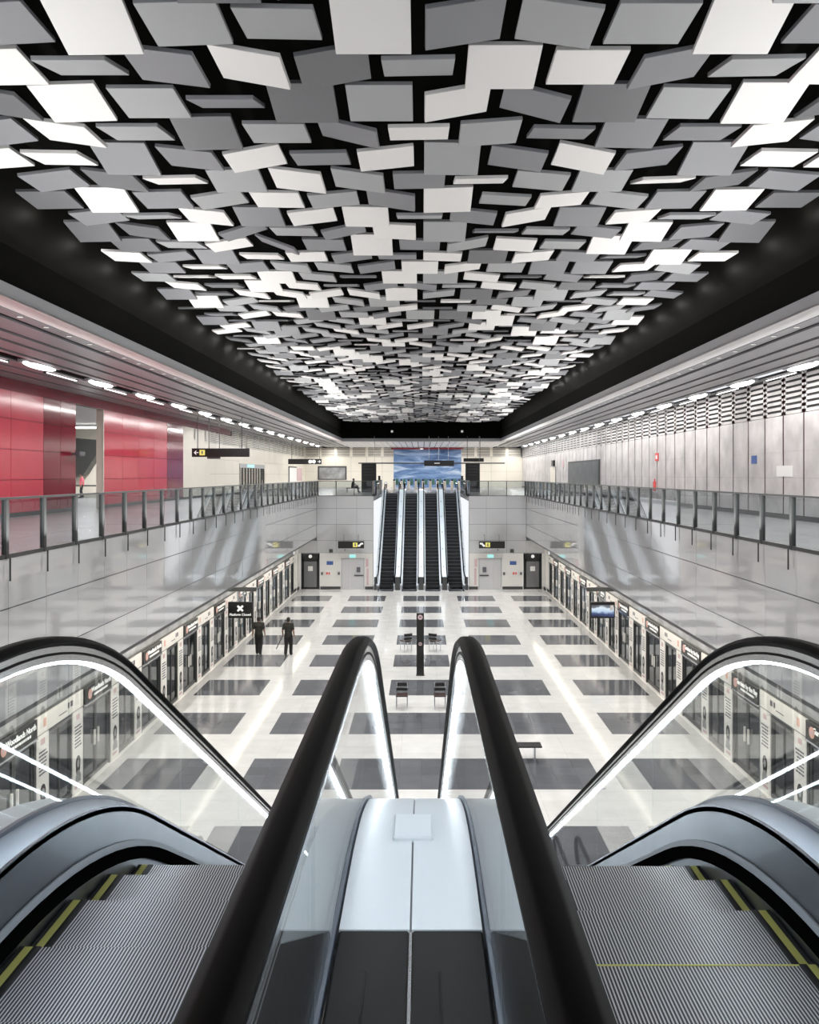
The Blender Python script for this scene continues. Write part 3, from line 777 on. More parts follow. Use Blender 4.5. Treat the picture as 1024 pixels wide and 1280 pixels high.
# dark glass screens beside the far escalator well
for sg in (-1, 1):
    xi = -3.5 if sg < 0 else 3.44
    t = thing('well_screen', (xi, 67, MEZ), 'dark glass screen along the %s side of the far escalator well' % ('left' if sg < 0 else 'right'), 'screen')
    m = MB(); m.box(xi - .03, xi + .03, YE + .2, 75, 7.66, 7.70); obj('hand_rail', m, 'dark_metal', t)
    for i in range(8):
        a = YE + .3 + 1.84 * i
        m = MB(); m.box(xi - .008, xi + .008, a, a + 1.8, 6.52, 7.65); obj('glass_pane', m, 'screen_glass', t)
        m = MB(); m.box(xi - .03, xi + .03, a - .04, a, 6.5, 7.66); obj('post', m, 'dark_metal', t)

# ------------------------------------------------------------------ escalators
T30 = tan(radians(30))
def curve(Ld, s0, R, Lb, Rb, sa, sb, inc=.30):
    """drop below eye level along an escalator: level Ld, convex arc from s0, 30 degrees, concave arc, level Lb. Returns [(s, z)]"""
    pts = [(sa, EYE - Ld)]
    s = sa + inc
    while s < s0: pts.append((s, EYE - Ld)); s += inc
    for i in range(13):
        a = radians(30 * i / 12); pts.append((s0 + R * sin(a), EYE - Ld - R * (1 - cos(a))))
    s1, d1 = s0 + R * .5, Ld + R * (1 - cos(radians(30)))
    sx = s1 + (Lb - d1) / T30; tl = Rb * tan(radians(15))
    se = sx - tl * cos(radians(30)); de = Lb - tl * .5
    nn = 12
    for i in range(1, nn): pts.append((s1 + (se - s1) * i / nn, EYE - (d1 + (de - d1) * i / nn)))
    for i in range(9):
        a = radians(30 * (1 - i / 8)); pts.append((sx + tl - Rb * sin(a), EYE - (Lb - Rb * (1 - cos(a)))))
    s = sx + tl + inc
    while s < sb: pts.append((s, EYE - Lb)); s += inc
    pts.append((sb, EYE - Lb))
    return pts
def zat(pts, s):
    for (a, za), (b2, zb) in zip(pts, pts[1:]):
        if a <= s <= b2: return za + (zb - za) * (s - a) / max(b2 - a, 1e-6)
    return pts[0][1] if s < pts[0][0] else pts[-1][1]
BOT = 8.1
STEP = curve(1.6, 2.70, 3.5, BOT, 2.6, .2, 17.2)
DECK = curve(1.26, 2.70, 3.2, BOT - .33, 2.6, .25, 16.6)
HAND = curve(.63, 2.94, 2.77, BOT - .97, 2.6, .45, 16.6)
HMID = HAND
def newel(pts, r=.26, n=10):
    """close the handrail run with a half turn at both ends"""
    (s0, z0), (s1, z1) = pts[0], pts[-1]; a = []; b2 = []
    for i in range(n + 1):
        t = -pi / 2 - pi * i / n
        a.append((s0 + r * cos(t), z0 - r + r * sin(t)))
    for i in range(n + 1):
        t = pi / 2 - pi * i / n
        b2.append((s1 + r * cos(t), z1 - r + r * sin(t)))
    return a + pts[1:-1] + b2
def offset(pts, d): return [(s, z + d) for s, z in pts]
def rnd(w, h, r=.012):
    return [(-w + r, -h), (w - r, -h), (w, -h + r), (w, h - r * 1.6), (w - r * 1.3, h - r * .3), (w * .4, h), (-w * .4, h), (-w + r * 1.3, h - r * .3), (-w, h - r * 1.6), (-w, -h + r)]
def rect(x0, x1, n0, n1): return [(x0, n0), (x1, n0), (x1, n1), (x0, n1)]

NL, NR = -.03 - .835, -.03 + .835
def ymap_near(pts): return pts
def ymap_far(pts): return [(76.2 - s, z) for s, z in reversed(pts)]
def escalator(xc, ym, label, phase, group, near, hl, hr):
    """xc = middle of the steps, hl / hr = x of the two handrails"""
    far = not near
    y0 = ym([(0, 0)])[0][0]
    t = thing('escalator', (xc, y0, MEZ if near else 0), label, 'escalator', group)
    # steps
    k = 0; s = phase
    while s < 16.2:
        z = zat(STEP, s + .4)
        pr = ym([(s, z), (s + .4, z)])
        m = MB(); a, b2 = pr[0][0], pr[1][0]
        m.box(xc - .5, xc + .5, a, b2, z - .03, z, 0)
        # riser hangs from the lower edge of the tread
        lo = ym([(s + .4, 0)])[0][0]; up = ym([(s + .35, 0)])[0][0]
        m.box(xc - .5, xc + .5, min(lo, up), max(lo, up), z - .26, z - .03, 1)
        q = obj('step', m, ['tread', 'step_black'] if near else ['step_black', 'step_black'], t)
        if near and s < 5.2:
            for e in (-1, 1):
                m = MB(); m.box(xc + e * .482, xc + e * .454, a + .004, b2 - .004, z, z + .004); obj('yellow_edge', m, 'yellow', q)
                m = MB(); m.box(xc + e * .454, xc + e * .428, a, b2, z, z + .003); m.box(xc + e * .5, xc + e * .482, a, b2, z, z + .003); obj('dark_edge', m, 'step_black', q)
            if near == k:
                m = MB(); m.box(xc - .428, xc + .428, b2 - .007, b2, z, z + .002); obj('yellow_nosing', m, 'yellow', q)
        elif far:
            m = MB(); m.box(xc - .5, xc + .5, min(lo, up) - .002, min(lo, up) + .02, z - .012, z + .001); obj('nosing', m, 'bolt', q)
        s += .4; k += 1
    for sa, sb in ((-.3, phase), (16.2, 17.4)):
        m = MB(); z = zat(STEP, sa); pr = ym([(sa, z), (sb, z)]); m.box(xc - .55, xc + .55, pr[0][0], pr[1][0], z - .05, z + .004); obj('comb_plate', m, 'steel', t)
    for e, hx in ((-1, hl), (1, hr)):
        side = 'left' if e < 0 else 'right'
        m = MB(); m.sweep(ym(newel(HAND)), rnd(.040, .019), hx); obj('handrail', m, 'rubber', t, smooth=True)
        m = MB(); m.sweep(ym(offset(HAND, -.047)), rect(-.024, .024, -.034, .026), hx); obj('handrail_profile', m, 'steel', t, smooth=True)
        m = MB(); m.sweep(ym(offset(HAND, -.050)), rect(-.0265, .0265, -.005, .005), hx); obj('gasket', m, 'rubber', t, smooth=True)
        m = MB(); m.sweep(ym(offset(HAND, -.088)), rect(-.009, .009, -.006, .006), hx); obj('light_strip', m, 'led', t, smooth=True)
        # glass panes
        ss = [.28, 1.9, 3.55, 5.2, 6.85, 8.5, 10.15, 11.8, 13.45, 15.1, 16.75]
        for a, b2 in zip(ss, ss[1:]):
            nn = 14 if b2 < 6 or a > 13 else 2
            up = [(a + .003 + (b2 - a - .006) * i / nn,) for i in range(nn + 1)]
            poly = [(u[0], zat(HAND, u[0]) - .075) for u in up] + [(u[0], zat(DECK, u[0]) - .05) for u in reversed(up)]
            if far: poly = [(76.2 - p[0], p[1]) for p in poly]
            m = MB(); m.prism(poly, 'x', hx - .005, hx + .005); obj('glass_pane', m, 'glass', t)
        # skirt, inner deck and brush beside the steps
        xs_ = xc + e * .505; w = abs(hx - xs_)
        m = MB(); nn = len(DECK)
        # skirt: ribbon from just under the step line up to the deck edge
        top = [(s, zat(DECK, s) - .03) for s, _ in DECK]; bot = [(s, zat(STEP, s) - .16) for s, _ in DECK]
        if far: top = [(76.2 - s, z) for s, z in top]; bot = [(76.2 - s, z) for s, z in bot]
        x1_ = xs_ + e * .012
        vs = [(xs_, y, z) for y, z in top] + [(xs_, y, z) for y, z in bot] + [(x1_, y, z) for y, z in top] + [(x1_, y, z) for y, z in bot]
        fs = [(i, i + 1, nn + i + 1, nn + i) for i in range(nn - 1)] + [(2 * nn + i, 2 * nn + i + 1, 3 * nn + i + 1, 3 * nn + i) for i in range(nn - 1)] + [(i, i + 1, 2 * nn + i + 1, 2 * nn + i) for i in range(nn - 1)]
        m.add(vs, fs); obj('skirt', m, 'skirt_steel', t, smooth=True)
        m = MB(); m.sweep(ym([(s, zat(STEP, s) + .106) for s, _ in STEP if s > .3]), rect(-.004, .004, -.016, .016), xs_ - e * .006); obj('skirt_edge', m, 'skirt_trim', t, smooth=True)
        bl = [(s, zat(STEP, s) + .055) for s, _ in STEP if s > .3]
        m = MB(); m.sweep(ym(bl), rect(-.016, .016, -.02, .034), xs_ - e * .008); obj('brush', m, 'brush', t, smooth=True)
        # sloping inner deck between skirt and glass
        x0d, x1d = sorted((xs_ - (e * .03 if near and hx in (NL + .62, NR - .62) else 0), hx - e * .012))
        m = MB()
        prof = [(x0d - xc, -.035 if e > 0 else -.0), (x1d - xc, 0. if e > 0 else -.035)]
        prof = prof + [(x1d - xc, prof[1][1] - .02), (x0d - xc, prof[0][1] - .02)]
        inner = near and hx == (NL + .62 if xc < 0 else NR - .62)
        if inner:
            m.sweep([(2.335, EYE - 1.26)] + [p for p in DECK if p[0] > 2.34], prof, xc)
            mb = MB(); mb.sweep([p for p in DECK if p[0] < 2.3] + [(2.33, EYE - 1.26)], prof, xc); obj('inner_deck', mb, 'deck_black', t)
        else: m.sweep(ym(DECK), prof, xc)
        obj('inner_deck', m, 'satin_blue_steel' if near and not inner else 'white_deck', t, smooth=True)
        m = MB(); m.sweep(ym(DECK), rect(-.010, .010, -.03, .014), hx); obj('glass_clamp', m, 'clamp', t, smooth=True)
    return t
SP = 1.662
def hrs(xc): return xc - .62, xc + .62
a, b = hrs(NL); e1 = escalator(NL, ymap_near, 'near escalator going down at the left of the white centre deck', .07, 'near escalators', 99, a, b)
a, b = hrs(NR); e2 = escalator(NR, ymap_near, 'near escalator going down at the right of the white centre deck', .36, 'near escalators', 5, a, b)
# centre deck between the two near escalators
hi_l, hi_r = NL + .62, NR - .62
dl, dr = hi_l + .016, hi_r - .016
t = thing('centre_deck', (XC, 2.3, EYE - 1.26), 'white curved deck between the two near escalators with black front panels', 'deck cover')
i0 = [i for i, (s, z) in enumerate(DECK) if s < 2.34]
white = [(2.34, EYE - 1.26)] + [p for p in DECK if p[0] > 2.34]
for x0, x1 in ((dl, XC - .003), (XC + .003, dr)):
    m = MB(); m.sweep(white, rect(x0 - XC, x1 - XC, -.03, 0), XC); obj('cover_sheet', m, 'white_deck', t, smooth=True)
m = MB(); m.sweep(white, rect(-.02, .02, -.035, -.008), XC); obj('seam', m, 'bolt', t, smooth=True)
for x0, x1 in ((dl, XC - .004), (XC + .004, dr)):
    m = MB(); m.bbox(x0, x1, .2, 2.335, EYE - 1.30, EYE - 1.258, .006)
    q = obj('front_panel', m, 'deck_black', t, label='black matt front panel')
    m = MB(); m.bbox(*((x0 + .004, -.14) if x0 < XC - .1 else (.045, x1 - .004)), .5, 2.13, EYE - 1.26, EYE - 1.247, .005); obj('raised_pad', m, 'deck_black', q)
m = MB(); m.box(XC - .004, XC + .004, .2, 2.335, EYE - 1.29, EYE - 1.262); obj('seam', m, 'steel', t)
zp = zat(DECK, 3.02)
m = MB(); m.bbox(XC - .07, XC + .07, 2.93, 3.13, zp - .03, zp + .022, .006); obj('stop_block', m, 'white_deck', t, label='small pale block fixed on the deck crest')
# outer side cladding of the near pair
for sg, hx in ((-1, NL - .62), (1, NR + .62)):
    t = thing('side_cladding', (hx, 3, MEZ), 'pale metal outer side of the %s near escalator' % ('left' if sg < 0 else 'right'), 'cladding')
    xo = hx + sg * .17
    m = MB(); x0, x1 = sorted((hx + sg * .014, xo)); m.sweep(DECK, rect(x0 - XC, x1 - XC, -.03, 0), XC); obj('outer_deck', m, 'white_deck', t, smooth=True)
    m = MB(); top = [(s, z - .03) for s, z in DECK]; bot = [(s, max(z - 1.35, .0)) for s, z in DECK]; nn = len(top)
    m.add([(xo, y, z) for y, z in top] + [(xo, y, z) for y, z in bot], [(i, i + 1, nn + i + 1, nn + i) for i in range(nn - 1)])
    m.add([(xo - sg * .05, y, z) for y, z in top] + [(xo - sg * .05, y, z) for y, z in bot], [(i, i + 1, nn + i + 1, nn + i) for i in range(nn - 1)])
    obj('side_panel', m, 'steel', t, smooth=True)
# the far bank of four
names = ['leftmost', 'second from the left', 'third from the left', 'rightmost']
fxs = [XC + SP * (i - 1.5) for i in range(4)]
for i, x in enumerate(fxs):
    a, b = hrs(x); escalator(x, ymap_far, 'far escalator climbing to the upper level, %s of the four' % names[i], .1, 'far escalators', 0, a, b)
for i in range(5):
    x = XC + SP * (i - 2)
    if i == 0: x0, x1 = fxs[0] - .62 - .22, fxs[0] - .636
    elif i == 4: x0, x1 = fxs[3] + .636, fxs[3] + .62 + .22
    else: x0, x1 = fxs[i - 1] + .636, fxs[i] - .636
    lab = ['white sloping deck outside the leftmost far escalator', 'white sloping deck between first and second far escalators', 'white sloping deck in the middle of the far escalators',
           'white sloping deck between third and fourth far escalators', 'white sloping deck outside the rightmost far escalator'][i]
    t = thing('escalator_deck', (x, 60, 0), lab, 'deck cover', 'decks of the far escalators')
    m = MB(); m.sweep(ymap_far(DECK), rect(x0 - x, x1 - x, -.03, .0), x); obj('cover_sheet', m, 'white_deck', t, smooth=True)
    m = MB(); top = ymap_far(DECK); bot = [(y, max(z - 1.2, 0)) for y, z in top]; nn = len(top)
    for xx in ((x0, x1) if i in (0, 4) else ((x0 + x1) / 2,)):
        m.add([(xx, y, z - .03) for y, z in top] + [(xx, y, z) for y, z in bot], [(j, j + 1, nn + j + 1, nn + j) for j in range(nn - 1)])
    obj('side_panel', m, 'white_deck', t, smooth=True)
    for s in (5.2, 7.2, 9.2, 11.2, 13.2):
        z = zat(DECK, s); m = MB(); xm = (x0 + x1) / 2; m.bbox(xm - .04, xm + .04, 76.2 - s - .05, 76.2 - s + .05, z - .02, z + .03, .006); obj('stop_block', m, 'bolt', t)
    m = MB(); xm = (x0 + x1) / 2; m.bbox(x0 + .02, x1 - .02, 59.50, 59.62, .0, .92, .02); obj('end_cap', m, 'dark_metal', t)

# ------------------------------------------------------------------ platform screen doors
dcs = [18.27 + 4.6 * k for k in range(-1, 9)]
dashes = [random.random() for _ in range(400)]
for sg, sd in ((-1, 'left'), (1, 'right')):
    X = sg * PX
    def bx(m, a, b2, y0, y1, z0, z1, mi=0): m.box(X + sg * a, X + sg * b2, y0, y1, z0, z1, mi)   # a<b measured into the wall
    # upper glossy band and top shelf, continuous
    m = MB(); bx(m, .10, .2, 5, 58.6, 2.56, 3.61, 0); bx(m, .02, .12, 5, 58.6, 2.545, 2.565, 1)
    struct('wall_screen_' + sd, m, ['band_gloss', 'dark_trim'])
    m = MB(); bx(m, -.02, .22, 58.25, 59.15, 0, 2.55); bx(m, -.02, .02, 58.25, 59.2, 0, .2, 1)
    struct('trim_7' if sg < 0 else 'trim_8', m, ['fascia_white', 'dark_trim'])
    first = None; fixedp = None; postp = None; fascp = None
    for k, c in enumerate(dcs):
        if c + 2.3 > 58.9 or c < 13: 
            if c < 13: continue
        near_n = nth(k - 1) if k > 0 else 'foremost'
        lab = 'sliding platform door with dark sign above, %s from the front on the %s' % (nth(k - 1), sd)
        if first is None:
            t = thing('platform_gate', (X, c, 0), lab, 'platform door', 'screen doors on the %s' % sd)
            m = MB(); bx(m, -.01, .10, c - .98, c - .90, 0, 2.12); bx(m, -.01, .10, c + .90, c + .98, 0, 2.12); bx(m, -.01, .10, c - .98, c + .98, 2.02, 2.12); obj('door_frame', m, 'dark_trim', t)
            for e in (-1, 1):
                m = MB(); y0, y1 = sorted((c + e * .01, c + e * .89))
                for a2, b3 in ((y0, y0 + .06), (y1 - .06, y1)): bx(m, .03, .08, a2, b3, .02, 2.02)
                bx(m, .03, .08, y0, y1, .02, .14); bx(m, .03, .08, y0, y1, 1.95, 2.02)
                q = obj('door_leaf', m, 'dark_metal', t)
                m = MB(); bx(m, .05, .06, y0 + .06, y1 - .06, .14, 1.95); obj('glass_pane', m, 'screen_glass', q)
                m = MB(); bx(m, -.01, .03, c + e * .10, c + e * .16, .85, 1.25); obj('door_handle', m, 'fascia_white', q)
            first = t
            # sign over the door
            s1 = thing('door_sign', (X, c, 2.33), '', 'sign', 'line signs over the %s doors' % sd)
            m = MB(); bx(m, -.06, .10, c - .93, c + .93, 2.125, 2.54); obj('sign_board', m, 'sign_black', s1)
            yl = c + .62 if sg > 0 else c - .62     # left end as seen from the platform
            m = MB(); m.tube((X - sg * .062, yl, 2.335), (X - sg * .068, yl, 2.335), .13, 20); obj('line_badge', m, 'sign_orange', s1)
            m = MB(); m.box(X - sg * .068, X - sg * .072, yl - .08, yl + .08, 2.29, 2.38); obj('line_code', m, 'pink_ink', s1)
            txt = 'Woodlands North' if sg < 0 else 'Gardens by the Bay'
            ym_ = c + .17 if sg < 0 else c - .17
            text('lettering', txt, 'letter_white', s1, face_side(X - sg * .063, ym_, 2.40, sg), .185)
            m = MB(); y = -.52
            while y < .40:
                w = .05 + .07 * random.random(); m.box(X - sg * .062, X - sg * .066, ym_ + y, ym_ + y + w, 2.225, 2.285); y += w + .025
            obj('small_print', m, 'letter_white', s1)
            m = MB(); bx(m, -.075, -.02, c - .93, c + .93, 2.08, 2.125); obj('light_rail', m, 'steel', s1)
            s1['label'] = 'black line sign with white lettering over the %s platform door on the %s' % (nth(k - 1), sd); signp = s1
        else:
            copy_tree(first, (X, c, 0), lab); copy_tree(signp, (X, c, 2.33), 'black line sign with white lettering over the %s platform door on the %s' % (nth(k - 1), sd))
        # poster pillars each side of the door
        for e, nm in ((-1, 'near'), (1, 'far')):
            yc = c + e * 1.30
            lab = 'white portrait poster at the %s edge of the %s platform door on the %s' % (nm, nth(k - 1), sd)
            if postp is None:
                p1 = thing('poster', (X, yc, 0), lab, 'poster', 'posters between the %s screen doors' % sd)
                m = MB(); bx(m, -.02, .12, yc - .31, yc + .31, .02, 2.10); obj('board', m, 'fascia_white', p1)
                m = MB(); bx(m, -.024, -.02, yc - .10, yc + .10, 1.86, 2.0); obj('emblem', m, 'pink_ink', p1)
                m = MB()
                for r_ in range(7):
                    y = -.2
                    while y < .15:
                        w = .04 + .08 * random.random(); bx(m, -.024, -.02, yc + y, yc + y + w, 1.68 - r_ * .085, 1.72 - r_ * .085); y += w + .02
                obj('small_print', m, 'ink', p1)
                # generic portrait: long dark hair, paler face and shoulders
                m = MB(); po = [(yc + .145 * cos(a_) * (1 if sin(a_) > 0 else .95), .74 + (.20 if sin(a_) > 0 else .34) * sin(a_)) for a_ in [2 * pi * i / 24 for i in range(24)]]
                m.prism(po, 'x', X - sg * .02, X - sg * .025); obj('portrait_hair', m, 'hair', p1)
                m = MB(); po = [(yc + .075 * cos(a_), .74 + .105 * sin(a_)) for a_ in [2 * pi * i / 20 for i in range(20)]]; m.prism(po, 'x', X - sg * .025, X - sg * .028)
                po = [(yc - .17, .26), (yc + .17, .26), (yc + .16, .42), (yc + .06, .56), (yc - .06, .56), (yc - .16, .42)]; m.prism(po, 'x', X - sg * .025, X - sg * .027)
                obj('portrait_face', m, 'board_grey', p1)
                m = MB(); bx(m, -.024, -.02, yc - .2, yc + .14, .12, .20); obj('caption', m, 'pink_ink', p1)
                postp = p1
            else: copy_tree(postp, (X, yc, 0), lab)
        # fixed glazing and white fascia between this door and the next
        y0, y1 = c + 1.63, c + 4.6 - 1.63; yc = (y0 + y1) / 2
        if y1 > 58.3: continue
        l1 = 'fixed dark glass screen just beyond the %s platform door on the %s' % (nth(k - 1), sd)
        l2 = 'white fascia panel just beyond the %s black line sign on the %s' % (nth(k - 1), sd)
        if fixedp is None:
            g = thing('fixed_screen', (X, yc, 0), l1, 'glass screen', 'fixed screens on the %s' % sd)
            m = MB(); bx(m, 0, .1, y0, y1, 0, .12); bx(m, 0, .1, y0, y1, 2.0, 2.065); bx(m, 0, .1, y0, y0 + .05, .12, 2.05); bx(m, 0, .1, y1 - .05, y1, .12, 2.05); bx(m, .02, .08, yc - .02, yc + .02, .12, 2.05); obj('frame', m, 'dark_metal', g)
            m = MB(); bx(m, .045, .055, y0 + .05, y1 - .05, .12, 2.05); obj('glass_pane', m, 'screen_glass', g); fixedp = g
            f_ = thing('white_fascia', (X, yc, 2.33), l2, 'fascia panel', 'white fascia panels on the %s' % sd)
            m = MB(); bx(m, -.01, .1, c + .94, c + 3.66, 2.125, 2.54); q = obj('panel', m, 'fascia_white', f_)
            m = MB(); bx(m, -.02, .04, c + .94, c + 3.66, 2.104, 2.123); obj('lower_rail', m, 'steel', f_)
            m = MB(); bx(m, -.014, -.01, yc - .95, yc - .80, 2.24, 2.44); obj('notice', m, 'sign_orange', f_)
            m = MB(); bx(m, -.014, -.01, yc + .40, yc + .50, 2.30, 2.44); bx(m, -.014, -.01, yc + .56, yc + .70, 2.30, 2.44); obj('pictogram', m, 'ink', f_)
            m = MB(); y = -.1
            while y < .32: bx(m, -.014, -.01, yc + y, yc + y + .05, 2.25, 2.275); y += .065
            obj('small_print', m, 'ink', f_); fascp = f_
        else: copy_tree(fixedp, (X, yc, 0), l1); copy_tree(fascp, (X, yc, 2.33), l2)

# ------------------------------------------------------------------ hanging displays by the platform doors
for sg in (-1, 1):
    Y = 37.8
    t = thing('hanging_display', (sg * 8.1, Y, 1.7), 'black hanging screen reading Platform Closed beside the left platform doors' if sg < 0 else 'black hanging screen showing a bright blue picture beside the right platform doors', 'display')
    m = MB(); x0, x1 = sorted((sg * 7.56, sg * 8.66)); m.bbox(x0, x1, Y - .05, Y + .06, 1.70, 2.43, .02); obj('housing', m, 'sign_black', t)
    m = MB(); m.box(sg * 7.4, sg * 8.9, Y - .06, Y + .06, 2.90, 3.08); obj('arm', m, 'dark_metal', t)
    for o_ in (-.12, .12):
        m = MB(); m.tube((sg * 8.1 + o_, Y, 2.42), (sg * 8.1 + o_, Y, 2.92), .04); obj('hanger', m, 'steel', t)
    if sg < 0:
        text('lettering', 'Platform Closed', 'letter_white', t, face_cam(-8.11, Y - .054, 1.86), .145)
        m = MB()
        for a_ in (pi / 4, -pi / 4):
            d = Vector((cos(a_), 0, sin(a_))) * .17; n_ = Vector((-sin(a_), 0, cos(a_))) * .045; c_ = Vector((-8.11, Y - .055, 2.14))
            m.add([c_ + d + n_, c_ - d + n_, c_ - d - n_, c_ + d - n_], [(0, 1, 2, 3)])
        obj('cross', m, 'letter_white', t)
    else:
        m = MB(); m.box(7.61, 8.61, Y - .056, Y - .052, 1.76, 2.30)
        base = LOC[t.name]; q = obj('screen', m, 'screen', t)
        m = MB(); m.box(8.44, 8.58, Y - .06, Y - .056, 2.06, 2.28); obj('corner_badge', m, 'paper', t)

# ------------------------------------------------------------------ things standing on the platform
t = thing('information_totem', (-.05, 34.2, 0), 'tall black information totem standing in the middle of the platform', 'totem')
m = MB(); m.bbox(-.20, .10, 34.1, 34.3, .02, 2.53, .01); obj('body', m, 'sign_black', t)
m = MB(); m.box(-.22, .12, 34.05, 34.35, 0, .03); obj('base_plate', m, 'dark_metal', t)
for z in (2.36, 1.28):
    m = MB(); m.tube((-.05, 34.098, z), (-.05, 34.09, z), .10 if z > 2 else .07, 20)
    q = obj('round_badge', m, 'pink_ink', t, label='small pale round badge'); 
    m = MB(); m.box(-.10, .0, 34.086, 34.09, z - .02, z + .03); obj('mark', m, 'ink', q)
def chair(x, y, rz, label):
    t = thing('platform_chair', (0, 0, 0), label, 'chair', 'chairs around the totem')
    m = MB(); m.bbox(-.21, .21, -.23, .20, .44, .49, .015); obj('seat', m, 'seat_red', t)
    m = MB(); m.bbox(-.21, .21, .19, .25, .55, .66, .012); m.bbox(-.21, .21, .20, .26, .71, .84, .012); obj('backrest', m, 'seat_black', t)
    for sx in (-1, 1):
        m = MB(); m.box(sx * .17, sx * .20, .19, .22, .0, .84); m.box(sx * .17, sx * .20, -.20, .20, .42, .45); obj('back_leg', m, 'steel', t)
        m = MB(); m.box(sx * .17, sx * .20, -.21, -.18, 0, .45); obj('front_leg', m, 'steel', t)
    t.location = (x, y, 0); t.rotation_euler = (0, 0, rz)
chair(-.68, 29.35, 0, 'black slatted chair on the near side of the totem, to its left')
chair(.64, 29.35, 0, 'black slatted chair on the near side of the totem, to its right')
chair(-.72, 38.9, pi + .5, 'black slatted chair beyond the totem, to its left')
chair(.62, 38.9, pi - .5, 'black slatted chair beyond the totem, to its right')
t = thing('platform_bench', (2.6, 24, 0), 'long thin black bench on the platform right of the centre handrails', 'bench')
m = MB(); m.bbox(1.9, 3.4, 23.75, 24.15, .42, .47, .012); obj('seat', m, 'seat_black', t)
for x in (2.1, 3.2):
    m = MB(); m.box(x - .02, x + .02, 23.8, 24.1, 0, .42); obj('leg', m, 'steel', t)

# ------------------------------------------------------------------ doors and fittings on the platform end wall
for sg, sd in ((-1, 'left'), (1, 'right')):
    # dark glazed door
    t = thing('door_1' if sg < 0 else 'door_2', (sg * 7.89, YE, 0), 'black glazed door at the %s end of the platform end wall' % sd, 'door'); t['kind'] = 'structure'
    x0, x1 = sorted((sg * 7.24, sg * 8.54))
    m = MB(); m.box(x0, x0 + .09, YE - .03, YE + .1, 0, 2.54); m.box(x1 - .09, x1, YE - .03, YE + .1, 0, 2.54); m.box(x0, x1, YE - .03, YE + .1, 2.16, 2.54); obj('frame', m, 'door_black', t)
    m = MB(); m.box(x0 + .09, x1 - .09, YE + .02, YE + .07, .01, 2.16)
    q = obj('leaf', m, 'tunnel', t)
    m = MB(); m.box(x0 + .09, x1 - .09, YE + .0, YE + .02, .01, .16); m.box(x0 + .09, x0 + .2, YE, YE + .02, .1, 2.16); m.box(x1 - .2, x1 - .09, YE, YE + .02, .1, 2.16); m.box(x0 + .09, x1 - .09, YE, YE + .02, 1.98, 2.16); obj('rails', m, 'door_black', q)
    m = MB(); m.box((x0 + x1) / 2 - .17, (x0 + x1) / 2 + .17, YE - .005, YE + .01, 1.30, 1.64); obj('notice', m, 'paper', q)
    m = MB(); m.tube(((x0 + x1) / 2, YE - .03, 2.34), ((x0 + x1) / 2, YE - .06, 2.34), .12, 20); obj('round_lamp', m, 'letter_white', t)
    # pale double door with a phone
    x0, x1 = sorted((sg * 4.06, sg * 5.69))
    t = thing('door_3' if sg < 0 else 'door_4', (sg * 4.9, YE, 0), 'pale grey door beside the %s far escalator' % sd, 'door'); t['kind'] = 'structure'
    m = MB(); m.box(x0, x0 + .05, YE - .02, YE + .08, 0, 2.2); m.box(x1 - .05, x1, YE - .02, YE + .08, 0, 2.2); m.box(x0, x1, YE - .02, YE + .08, 2.15, 2.2); obj('frame', m, 'fascia', t)
    xm = x0 + .62 if sg < 0 else x1 - .62
    for a, b2 in ((x0 + .05, xm - .004), (xm + .004, x1 - .05)):
        m = MB(); m.box(a, b2, YE, YE + .05, .01, 2.15); q = obj('leaf', m, 'door_grey', t)
    xb = (xm + .3, x1 - .06) if sg < 0 else (x0 + .06, xm - .3)
    m = MB(); m.box(xb[0], xb[1], YE - .06, YE, .95, 1.03); obj('push_bar', m, 'dark_metal', t)
    xp = xb[0] + .3 if sg < 0 else xb[1] - .3
    m = MB(); m.box(xp - .13, xp + .13, YE - .08, YE, 1.22, 1.58); obj('call_box', m, 'ink', t)
    # exit sign, blue plate, red cabinet, call points, notice, hydrant
    def plate(nm, xa, z0, z1, w, mt, lab, cat, d=.03):
        m = MB(); m.bbox(sg * xa - w / 2, sg * xa + w / 2, YE - d, YE - .001, z0, z1, .004); o = obj(nm, m, mt, at=(sg * xa, YE, z0)); tag(o, lab, cat); return o
    plate('exit_sign', 4.9, 2.24, 2.46, .42, 'teal', 'small teal exit sign above the pale grey door on the %s' % sd, 'exit sign')
    plate('blue_plate', 6.5, 1.74, 2.0, .46, 'blue', 'small blue plate on the end wall beside the black door on the %s' % sd, 'sign')
    o = plate('alarm_cabinet', 6.62, .98, 1.32, .42, 'paper', 'white and red alarm cabinet below the blue plate on the %s' % sd, 'cabinet', .06)
    m = MB(); m.box(sg * 6.62 - .15, sg * 6.62 - .02, YE - .075, YE - .06, 1.06, 1.22); m.box(sg * 6.62 + .03, sg * 6.62 + .13, YE - .075, YE - .06, 1.06, 1.22); obj('red_panel', m, 'sign_red', o)
    plate('call_point', 7.06, 1.03, 1.22, .14, 'ink', 'small black call point next to the black door on the %s' % sd, 'call point', .06)
    plate('call_point', 5.86, 1.03, 1.22, .14, 'ink', 'small black call point next to the pale grey door on the %s' % sd, 'call point', .06)
    plate('red_notice', 3.86, 1.60, 2.15, .20, 'pink_ink', 'tall pink notice beside the far escalators on the %s' % sd, 'notice')
    plate('speaker', 6.42, 2.62, 2.86, .26, 'dark_metal', 'small grey loudspeaker high on the end wall on the %s' % sd, 'loudspeaker', .08)
    o = plate('hose_cabinet', 3.82, .30, 1.5, .14, 'pink_ink', 'narrow pink and white strip below the pink notice on the %s' % sd, 'notice')
    # black direction sign
    xs0, xs1 = sorted((sg * 4.03, sg * 5.85))
    t = thing('direction_sign', ((xs0 + xs1) / 2, 59.2, 2.97), 'black hanging direction sign with yellow square above the pale door on the %s' % sd, 'sign')
